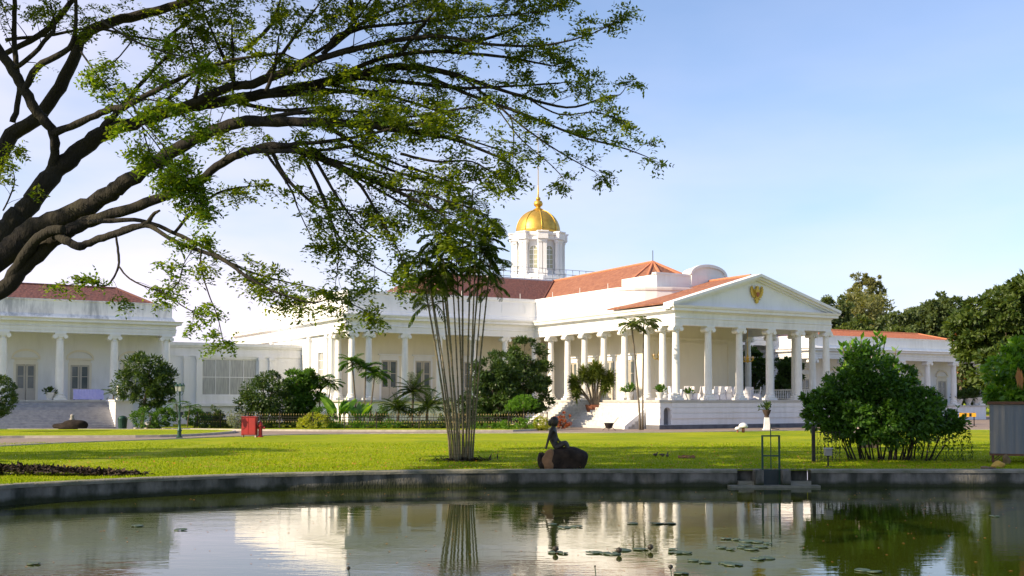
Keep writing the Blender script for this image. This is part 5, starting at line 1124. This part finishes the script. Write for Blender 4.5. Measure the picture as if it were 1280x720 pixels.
# red box and hydrant
rb = empty('red_box', gp3(312.5, 546.3), R(-8), 'upright red metal equipment box on short legs beside the hydrant', 'box')
b = MB(); b.box(-.41, .41, -.16, .16, .12, 1.08); b.build('cabinet', RED, rb, bevel=.015)
b = MB(); b.box(-.44, .44, -.19, .19, 1.082, 1.12); b.build('lid', RED, rb)
for x in (-.37, .37): b = MB(); b.box(x - .035, x + .035, -.12, .12, 0, .118); b.build('leg', mat('pale_leg', (.5, .4, .35), .7), rb)
b = MB(); b.box(-.37, -.012, -.175, -.162, .17, 1.03); b.box(.012, .37, -.175, -.162, .17, 1.03); b.build('door', RED, rb)
hy = empty('hydrant', gp3(326, 546.3), 0, 'short red fire hydrant standing right of the red box', 'hydrant')
b = MB(); b.lathe([(.17, 0), (.17, .05), (.11, .07), (.11, .55), (.15, .57), (.15, .63), (.12, .65), (.11, .75), (.06, .83), (.03, .84), (.03, .9)], 14); b.build('body', RED, hy, smooth=40)
for s in (-1, 1): b = MB(); b.lathe([(.05, 0), (.05, s * .19), (.075, s * .19), (.075, s * .24)], 10, (0, 0, .5), 'x'); b.build('nozzle', RED, hy)
# sluice gate in the pond wall
sx0, sx1 = 6.4, 8.5; sg = empty('sluice_gate', (7.4, 31.5, 0), 0, 'green iron sluice gate frame with a dark gate plate set in the pond wall', 'sluice gate')
b = MB()
b.box(-.98, 1.08, .32, .6, -1.6, .012)
for x in (-.42, .34): b.box(x - .11, x + .11, -.3, .315, -1.6, .02)
b.build('concrete_surround', CONC, sg)
b = MB(); b.box(-.98, -.54, -.1, .3, -1.6, -.30); b.box(.46, 1.08, -.1, .3, -1.6, -.30); b.box(-1.3, 1.25, -.45, -.11, -1.6, -.40); b.build('sill', COPE, sg)
b = MB()
for x in (-.28, .20): b.box(x - .025, x + .025, -.05, .0, -.45, 1.0)
for z in (.985, .42): b.box(-.25, .17, -.045, -.005, z - .025, z + .015)
b.build('gate_frame', IRONG, sg); b = MB(); b.box(-.25, .17, -.035, -.015, -.6, .02); b.build('gate_plate', mat('dark_gate', (.015, .03, .03), .6, (.03, .04, .035), 5), sg)
b = MB(); b.tube([(-.04, -.025, .0), (-.04, -.025, 1.28)], .015, 6); b.tube([(-.04, -.025, 1.26), (.2, -.025, 1.27), (.2, -.025, 1.16), (-.03, -.025, 1.2)], .01, 5); b.build('lifting_rod', IRONG, sg)
# small garden lamp on a post near the bank
gl = empty('path_lamp', gp3(1034, 583.5), 0, 'small grey box lamp on a short post left of the big bush', 'lamp')
b = MB(); b.tube([(0, 0, 0), (0, 0, .34)], .025, 8); b.box(-.14, .14, -.1, .1, 0, .02); b.build('post', IRON, gl)
b = MB(); b.box(-.10, .10, -.09, .09, .34, .54); b.build('lamp_box', mat('frosted_box', (.30, .28, .25), .6), gl, bevel=.008); b = MB(); b.box(-.12, .12, -.11, .11, .541, .57); b.build('cap', mat('grey_cap', (.4, .42, .42), .5), gl)
# cane fence and post by the bush
cf = empty('cane_fence', gp3(1016, 577), 0, 'thin wire railing with a dark post at the left side of the very big bush', 'fence')
b = MB(); b.box(-.05, .05, -.05, .05, 0, 1.15); b.build('post', IRON, cf)
b = MB(); 
for k in range(7): b.tube([(.12 + k * .13, .03 * k, 0), (.12 + k * .13, .03 * k, 1.0 - .03 * (k % 2))], .009, 5)
for z in (.28, .95): b.tube([(.05, 0, z), (.95, .2, z)], .008, 5)
b.build('railing', IRON, cf)
# zinc tank on legs
tk = empty('zinc_tank', (15.08, 35.2, 0), R(-23), 'big weathered zinc tank on iron legs at the right edge', 'tank')
b = MB(); b.box(.12, 2.6, 0, 1.5, .30, 1.86)
b.build('tank_body', METAL, tk, bevel=.01)
b = MB(); b.box(.06, 2.66, -.06, 1.56, 1.862, 1.95); b.build('top_rim', RUST, tk); b = MB(); b.box(.10, 2.62, -.02, 1.52, .24, .298); b.build('bottom_frame', RUST, tk)
b = MB()
for k in range(12): x = .16 + .22 * k; b.piece(); b.box(x, x + .03, -.018, -.002, .31, 1.85)
b.build_pieces('seam', METAL, tk)
for (x, y) in ((.2, .08), (.2, 1.42), (1.4, .08), (2.5, .08), (2.5, 1.42)):
    b = MB(); b.box(x - .035, x + .035, y - .035, y + .035, 0, .24); b.tube([(x, y, .02), (x + (.25 if x < 2 else -.25), y, .23)], .015, 4); b.build('leg', RUST, tk)
rock('rock', gp3(1245.5, 584.5), .20, .16, .17, mat('yellow_stone', (.55, .34, .05), .8, (.4, .25, .05), 6), 'yellow stone lying in front of the zinc tank legs', 21)
rock('rock', gp3(1233, 586), .22, .15, .07, mat('brown_stone', (.20, .13, .07), .9, (.12, .08, .05), 6), 'flat brown stone at the bank left of the yellow stone', 22)
rock('rock', gp3(1256, 580), .13, .12, .28, mat('brown_stump', (.13, .09, .04), .9, (.2, .14, .07), 6), 'small brown stump under the zinc tank', 23)
# ducks
for k, (px, py, rz, lb) in enumerate(((818.5, 571, .3, 'small dark bird on the lawn, leftmost of three'), (827.5, 571.4, 2.7, 'small dark bird with lowered head, middle of three on the lawn'), (833.5, 572, 1.2, 'small dark bird standing tall, rightmost of three on the lawn'))):
    up = .0 if k < 2 else .08; hz = .30 + up if k != 1 else .20
    vv = [(0, 0, .17), (.09, 0, .185), (-.10, 0, .18), (-.17, 0, .21), (.14, 0, .24 if k != 1 else .18), (.165, 0, hz), (.20, 0, hz + .01), (.25, 0, hz - .005), (.01, .035, .08), (.02, .035, .01), (.01, -.035, .08), (.02, -.035, .01)]
    o = skin('bird', vv, [(0, 1), (0, 2), (2, 3), (1, 4), (4, 5), (5, 6), (6, 7), (0, 8), (8, 9), (0, 10), (10, 11)], [.11, .10, .085, .03, .05, .04, .045, .015, .022, .014, .022, .014], mat('bird_feathers', (.03, .025, .02), .8, (.12, .10, .07), 14), None, gp3(px, py), 2); o.rotation_euler = (0, 0, rz); o.scale = (.5, .5, .5); tag(o, lb, 'bird')
mlp = MB()
for k in range(70):
    p = gp3(rng.uniform(848, 868), rng.uniform(570, 573.5)) + Vector((0, 0, .03)); mlp.boxm(Matrix.Translation(p) @ Matrix.Rotation(rng.random() * 6, 4, 'Z') @ Matrix.Rotation(rng.normal(0, .5), 4, 'X'), .08, .04, .015)
tag(mlp.build('dry_leaves', mat('dry_leaf_brown', (.22, .10, .04), .9, (.12, .06, .03), 6)), 'patch of dry brown leaves on the lawn right of the three birds', 'leaf litter', kind='stuff')
def urn(name, loc, s, label, pot=POTW, plant=True, lm=LDARK, n=26, L=.45, group=None, ped=0.0, cat='potted plant', rz=0):
    root = empty(name, loc, rz, label, cat, group)
    if ped:
        b = MB(); b.box(-.22 * s, .22 * s, -.22 * s, .22 * s, 0, .08 * s); b.add([(-.17 * s, -.17 * s, .08 * s), (.17 * s, -.17 * s, .08 * s), (.17 * s, .17 * s, .08 * s), (-.17 * s, .17 * s, .08 * s), (-.12 * s, -.12 * s, ped), (.12 * s, -.12 * s, ped), (.12 * s, .12 * s, ped), (-.12 * s, .12 * s, ped)], [(4, 5, 6, 7), (0, 1, 5, 4), (1, 2, 6, 5), (2, 3, 7, 6), (3, 0, 4, 7)]); b.build('pedestal', POTW, root)
    b = MB(); b.lathe([(.13 * s, ped), (.15 * s, ped + .03 * s), (.12 * s, ped + .08 * s), (.21 * s, ped + .3 * s), (.25 * s, ped + .4 * s), (.25 * s, ped + .44 * s), (.2 * s, ped + .44 * s), (.19 * s, ped + .38 * s)], 16); b.build('pot', pot, root, smooth=40)
    a = rng.random(n) * 6.28; el = rng.uniform(.2, 1.4, n); d = np.stack([np.cos(a) * np.cos(el), np.sin(a) * np.cos(el), np.sin(el)], 1); base = np.zeros((n, 3)); base[:, 2] = ped + .36 * s
    V = [leaf_quads(base, d, np.array([0, 0, 1.]) + .2 * rvec(n), L * s * rng.uniform(.7, 1.3, n), .12 * s * np.ones(n))]
    for q in range(3): V.append(leaf_quads(base + d * L * s * rng.uniform(.5, .9, (n, 1)), unit(d + rvec(n) * .8), np.array([0, 0, 1.]) + .4 * rvec(n), L * s * .5 * np.ones(n), .1 * s * np.ones(n)))
    quads_obj('leaves', np.concatenate(V), lm, root); return root
urn('pedestal_pot', gy(958, 73.2), 1.15, 'dark bowl with a leafy plant on a white pedestal before the portico', SOIL, ped=.85, n=18, L=.5)
urn('potted_plant', W(-1.55, -.2, 2.0), 1.2, 'plant in a tall white pot on the corner above the arched niche', POTW, lm=LMID, L=.5)
urn('potted_plant', W(.9, -.28, 2.0), 1.0, 'leafy potted plant between the first two portico columns', POTW, lm=LMID, L=.5)
urn('potted_plant', W(-.3, 5.0, 2.0), 1.3, 'tall plant in a pot at the top of the side stairs', POTW, lm=LMID, L=.55)
def WL(x, y, z=0): return Vector((-25.4, 81, 0)) + Matrix.Rotation(ROT, 3, 'Z') @ Vector((x, y, 0)) + Vector((0, 0, z))
def WR(x, y, z=0): return Vector((38, 108, 0)) + Matrix.Rotation(ROT, 3, 'Z') @ Vector((x, y, 0)) + Vector((0, 0, z))
urn('potted_plant', WL(-7.95, -.25, 2.0), 1.2, 'short leafy plant in a white box pot beside a left pavilion column', POTW, L=.4)
urn('potted_plant', WL(-3.2, -1.2, 2.02), 1.5, 'wide white bowl with a small plant on the left stair cheek', POTW, L=.3)
for k, x in enumerate((8.6, 10.0, 11.2)):
    urn('potted_plant', WR(x, -.1, 1.45), 1.5 + .2 * k, ('white pot with a dark bushy plant, leftmost on the right pavilion', 'white pot with a dark bushy plant, middle one on the right pavilion', 'white pot with a dark bushy plant, rightmost on the right pavilion')[k], POTW, n=60, L=.6)
# ornamental white lantern block on the left cheek
b = MB(); b.box(-.42, .42, -.3, .3, 0, .12); b.plate([(-.36, .12), (.36, .12), (.36, .62), (-.36, .62)], [rect(-.12, .2, .14, .26), rect(.12, .2, .14, .26)], lambda a, z, d: (a, -.25 + d, z), .5); b.box(-.44, .44, -.32, .32, .62, .74); b.box(-.4, .4, -.28, .28, .74, .98)
o = b.build('plinth_block', WHITE); o.location = WL(-3.6, -3.1, 2.02); o.rotation_euler = (0, 0, ROT); tag(o, 'small white block with two square openings on the left stair cheek', 'ornament')
# bin and mushroom lights
bn = empty('garden_bin', gy(154, 74.6), 0, 'dark green bin standing against the white stair cheek', 'bin')
b = MB(); b.lathe([(.26, 0), (.31, .65), (.33, .66), (.33, .7)], 14); b.build('body', IRONG, bn); b = MB(); b.lathe([(.33, .702), (.31, .8), (.2, .9), (.05, .94)], 14); b.build('lid', IRONG, bn, smooth=True)
def mush(px, py, s, label):
    r = empty('mushroom_light', gp3(px, py), 0, label, 'light'); b = MB(); b.tube([(0, 0, 0), (0, 0, .22 * s)], .06 * s, 8); b.build('stem', TERRA, r)
    b = MB(); b.lathe([(.17 * s, .2 * s), (.20 * s, .24 * s), (.16 * s, .34 * s), (.05 * s, .40 * s)], 14); b.build('dome', POTW, r, smooth=True)
mush(186.5, 537.6, 1.5, 'white topped mushroom light on the grass strip under the left shrubs')
mush(928.5, 540.5, 1.5, 'white domed light on the lawn edge before the portico')
mush(921.5, 540.6, .9, 'tiny white light just left of the domed light before the portico')
# black planter on thin legs at the stairs
bp_ = empty('black_planter', gy(761, 72.6), 0, 'black bowl planter on thin legs at the foot of the side stairs', 'planter')
b = MB(); b.lathe([(.05, .12), (.2, .16), (.30, .42), (.32, .5), (.28, .5), (.26, .4)], 14); b.build('bowl', IRON, bp_)
for k in range(3): a = k * 2.1 + .4; b = MB(); b.tube([(.2 * math.cos(a), .2 * math.sin(a), .22), (.5 * math.cos(a), .5 * math.sin(a), 0)], .02, 5); b.build('leg', IRON, bp_)
b = MB(); b.tube([(.3, 0, .45), (.62, 0, .85)], .015, 5); b.build('handle', IRON, bp_)
# yellow barrier board by the right pavilion
yb = empty('barrier_board', gy(1209, 84), 0, 'yellow road barrier board on a dark frame before the right pavilion', 'barrier')
b = MB(); b.box(-.62, .62, -.03, .03, .72, 1.02); b.build('board', mat('yellow_paint', (.85, .45, .02), .5, (.7, .35, .02), 4), yb)
b = MB()
for x in (-.5, .5): b.box(x - .03, x + .03, -.3, .3, 0, .05); b.box(x - .03, x + .03, .032, .09, .05, 1.05)
b.build('frame', IRON, yb)
b = MB(); b.box(-.28, -.1, -.034, -.031, .74, 1.0); b.box(.1, .28, -.034, -.031, .74, 1.0); b.build('dark_panel', IRON, yb)

# ------------------------------------------------------------------ furniture on the terraces
tb = 0
def table(name, loc, r, h, cloth, label, group=None):
    root = empty(name, loc, 0, label, 'table', group); b = MB(); b.lathe([(r, h), (r, h + .02)], 20); b.build('tabletop', CLOTHW, root)
    b = MB(); n = 28; top = [(r * 1.02 * math.cos(2 * math.pi * k / n), r * 1.02 * math.sin(2 * math.pi * k / n), h + .022) for k in range(n)]; bot = [((r + .10 + .05 * (k % 2)) * math.cos(2 * math.pi * k / n), (r + .10 + .05 * (k % 2)) * math.sin(2 * math.pi * k / n), .05) for k in range(n)]
    b.add(top + bot, [tuple(range(n))] + [(k, (k + 1) % n, n + (k + 1) % n, n + k) for k in range(n)]); b.build('tablecloth', cloth, root)
    b = MB(); b.lathe([(.25, 0), (.25, .03), (.04, .05), (.04, h)], 10); b.build('leg', IRON, root); return root
def chair0():
    root = empty('covered_chair', (0, 0, 0), 0, '', 'chair'); b = MB(); b.box(-.22, .22, -.22, .22, .42, .48); b.build('seat', CLOTHW, root, bevel=.02)
    b = MB(); b.add([(-.21, .18, .48), (.21, .18, .48), (.21, .24, .48), (-.21, .24, .48), (-.19, .26, .98), (.19, .26, .98), (.19, .31, .98), (-.19, .31, .98)], [(4, 5, 6, 7), (0, 1, 5, 4), (1, 2, 6, 5), (2, 3, 7, 6), (3, 0, 4, 7), (0, 3, 2, 1)]); b.build('backrest', CLOTHW, root, bevel=.02)
    b = MB(); b.add([(-.23, -.23, .42), (.23, -.23, .42), (.23, .25, .42), (-.23, .25, .42), (-.27, -.28, .02), (.27, -.28, .02), (.27, .3, .02), (-.27, .3, .02)], [(0, 1, 5, 4), (1, 2, 6, 5), (2, 3, 7, 6), (3, 0, 4, 7)]); b.build('skirt', CLOTHW, root)
    return root
C0 = chair0(); first = True
tbs = [(2.3, 1.9, 'left'), (5.4, 1.8, 'middle'), (8.3, 2.2, 'right')]
tn_ = ('white clothed table on the portico behind the first pair of columns', 'white clothed table on the portico behind the second and third columns', 'white clothed table on the portico in front of the open right side')
for i, (x, y, _) in enumerate(tbs):
    table('round_table', W(x, y, FL), .55, .74, CLOTHW, tn_[i])
    for k in range(5):
        a = k * 1.257 + .4; c = C0 if first else copy_tree(C0); first = False
        c.location = W(x + .92 * math.cos(a), y + .92 * math.sin(a), FL); c.rotation_euler = (0, 0, ROT + a - math.pi / 2)
        tag(c, ('white covered chair at the leftmost portico table', 'white covered chair at the middle portico table', 'white covered chair at the rightmost portico table')[i], 'chair', 'chairs around the ' + ('leftmost', 'middle', 'rightmost')[i] + ' portico table')
for k in range(4):
    c = copy_tree(C0); c.location = W(3.6 + k * .62, .95, FL); c.rotation_euler = (0, 0, ROT + math.pi); tag(c, 'white covered chair in the row along the portico front', 'chair', 'chairs in a row along the portico front')
t = empty('long_table', WL(-5.4, -.05, 2.0), ROT, 'long table under a lilac cloth on the left pavilion terrace', 'table')
b = MB(); b.box(-1.0, 1.0, -.2, .35, .72, .75); b.build('tabletop', CLOTHV, t)
b = MB(); n = 40; pr = []
for k in range(n): 
    x = -1.02 + 2.04 * k / (n - 1); pr.append((x, -.22 - .03 * (k % 2)))
b.add([(x, y, .752) for x, y in pr] + [(x, y - .05, .04) for x, y in pr], [(k, k + 1, n + k + 1, n + k) for k in range(n - 1)]); b.box(-1.02, 1.02, -.19, .36, .751, .76); b.build('tablecloth', CLOTHV, t)
for x in (-.9, .9):
    for y in (-.1, .25): b = MB(); b.box(x - .03, x + .03, y - .03, y + .03, 0, .719); b.build('leg', IRON, t)
# chandeliers
def chandelier(loc, label):
    root = empty('chandelier', loc, 0, label, 'chandelier'); b = MB(); b.tube([(0, 0, .4), (0, 0, 7.78 - loc.z)], .02, 5); b.lathe([(.02, -.3), (.1, -.2), (.06, -.05), (.12, .1), (.05, .25), (.02, .4)], 10); b.build('stem', GOLDP, root)
    for k in range(8):
        a = k * math.pi / 4; x, y = math.cos(a), math.sin(a); b = MB(); b.tube([(.05 * x, .05 * y, -.1), (.25 * x, .25 * y, -.22), (.42 * x, .42 * y, -.1), (.44 * x, .44 * y, .02)], .022, 5); b.lathe([(.02, .02), (.05, .04), (.05, .06)], 8, (.44 * x, .44 * y, 0)); q = b.build('arm', GOLDP, root)
        c = MB(); c.lathe([(.035, .06), (.05, .12), (.02, .2)], 8, (.44 * x, .44 * y, 0)); c.build('lamp_shade', mat('cream_glass', (.8, .6, .35), .3), q)
ch1 = W(1.0, 3.2); ch2 = W(9.0, 2.6)
chandelier(Vector((ch1.x, ch1.y, 5.15)), 'gold chandelier hanging behind the leftmost portico column'); chandelier(Vector((ch2.x, ch2.y, 5.1)), 'gold chandelier hanging in the open right half of the portico')

# ------------------------------------------------------------------ lily pads and seed heads on the pond
pads = []
def pad_mesh(r):
    b = MB(); n = 20; ring = [(r * math.cos(.25 + k / (n - 1) * 5.78), r * math.sin(.25 + k / (n - 1) * 5.78)) for k in range(n)]
    b.add([(0, 0, .004)] + [(x, y, .010) for x, y in ring] + [(x * 1.03, y * 1.03, -.002) for x, y in ring], [(0, k + 1, k + 2) for k in range(n - 1)] + [(k + 1, n + k + 1, n + k + 2, k + 2) for k in range(n - 1)]); return b
pm = pad_mesh(.11).build('lily_pad', LPAD); fst = True
spots = [(174, 657), (228, 662), (46, 704), (690, 655), (705, 659), (694, 690), (704, 691), (742, 690), (755, 691), (765, 691.5), (790, 654), (820, 654), (836, 654), (845, 690), (856, 690.5), (840, 686), (778, 687), (800, 686), (906, 673), (918, 674), (932, 676), (945, 677), (958, 679), (900, 684), (912, 686), (925, 684), (938, 686), (950, 683), (930, 681), (945, 698), (957, 697), (915, 705), (905, 703), (1075, 712), (1090, 714), (865, 700), (880, 702), (720, 658), (1240, 645), (850, 716)]
for (px, py) in spots:
    o = pm if fst else pm.copy()
    if not fst: COL.objects.link(o)
    fst = False; s = rng.uniform(.65, 1.3); o.scale = (s, s, 1); o.rotation_euler = (rng.normal(0, .03), rng.normal(0, .03), rng.random() * 6.28)
    p = ground_at(px, py, WZ); o.location = (p.x, p.y, WZ + .012); tag(o, 'round lily pad floating on the pond among other pads', 'lily pad', 'lily pads on the pond')
def bud(px, py, h, r, label):
    p = ground_at(px, py, WZ); root = empty('lotus_pod', (p.x, p.y, WZ), 0, label, 'seed pod'); b = MB(); b.tube([(0, 0, -.3), (.01, 0, h * .5), (0, .01, h)], .008, 6); b.build('stalk', LPAD, root)
    b = MB(); b.lathe([(.006, h), (r * .7, h + r * .4), (r, h + r), (r * .8, h + r * 1.6), (r * .2, h + r * 1.9)], 12); b.build('pod', BRONZE, root, smooth=True)
bud(837, 722, .13, .035, 'dark round seed pod on a stalk at the bottom edge right of centre'); bud(743, 722, .16, .015, 'thin short bud on a stalk at the bottom edge near the centre'); bud(437, 722, .12, .028, 'dark drooping pod at the bottom edge left of centre')
for (px, py, lb) in ((694, 690, 'dark pod beside the pads below the statue reflection'), (812, 688, 'dark pod between the two middle groups of pads'), (773, 692, 'dark pod at the right end of the middle pad group')): bud(px, py, .02, .05, lb)

# scattered leaves fallen on the lawn and floating on the pond
nn_ = 1500; fx_ = rng.uniform(-14, 14, nn_); fy_ = 31.9 + rng.random(nn_) ** 2 * 18; fb_ = np.stack([fx_, fy_, .05 + .03 * rng.random(nn_)], 1); ok_ = fy_ > np.interp(fx_, [-14, -9, -3, 40], [30, 30.5, 31.9, 31.9]) ; fd_ = rvec(nn_); fd_[:, 2] *= .3
tag(quads_obj('lawn_leaves', leaf_quads(fb_[ok_], fd_[ok_], np.array([0, 0, 1.]) + .2 * rvec(int(ok_.sum())), .08 * np.ones(int(ok_.sum())), .045 * np.ones(int(ok_.sum()))), LDRY), 'scattered dry fallen leaves on the lawn near the pond', 'leaf litter', kind='stuff')
nn_ = 260; fx_ = rng.uniform(-9, 12, nn_); fy_ = rng.uniform(15, 31, nn_); fb_ = np.stack([fx_, fy_, WZ + .006 + 0 * fx_], 1); fd_ = rvec(nn_); fd_[:, 2] = 0
tag(quads_obj('floating_leaves', leaf_quads(fb_, fd_, np.array([0, 0, 1.]) + 0 * fb_, .06 * rng.uniform(.5, 1.3, nn_), .03 * np.ones(nn_)), LDRY), 'small dead leaves and bits floating on the pond water', 'leaf litter', kind='stuff')
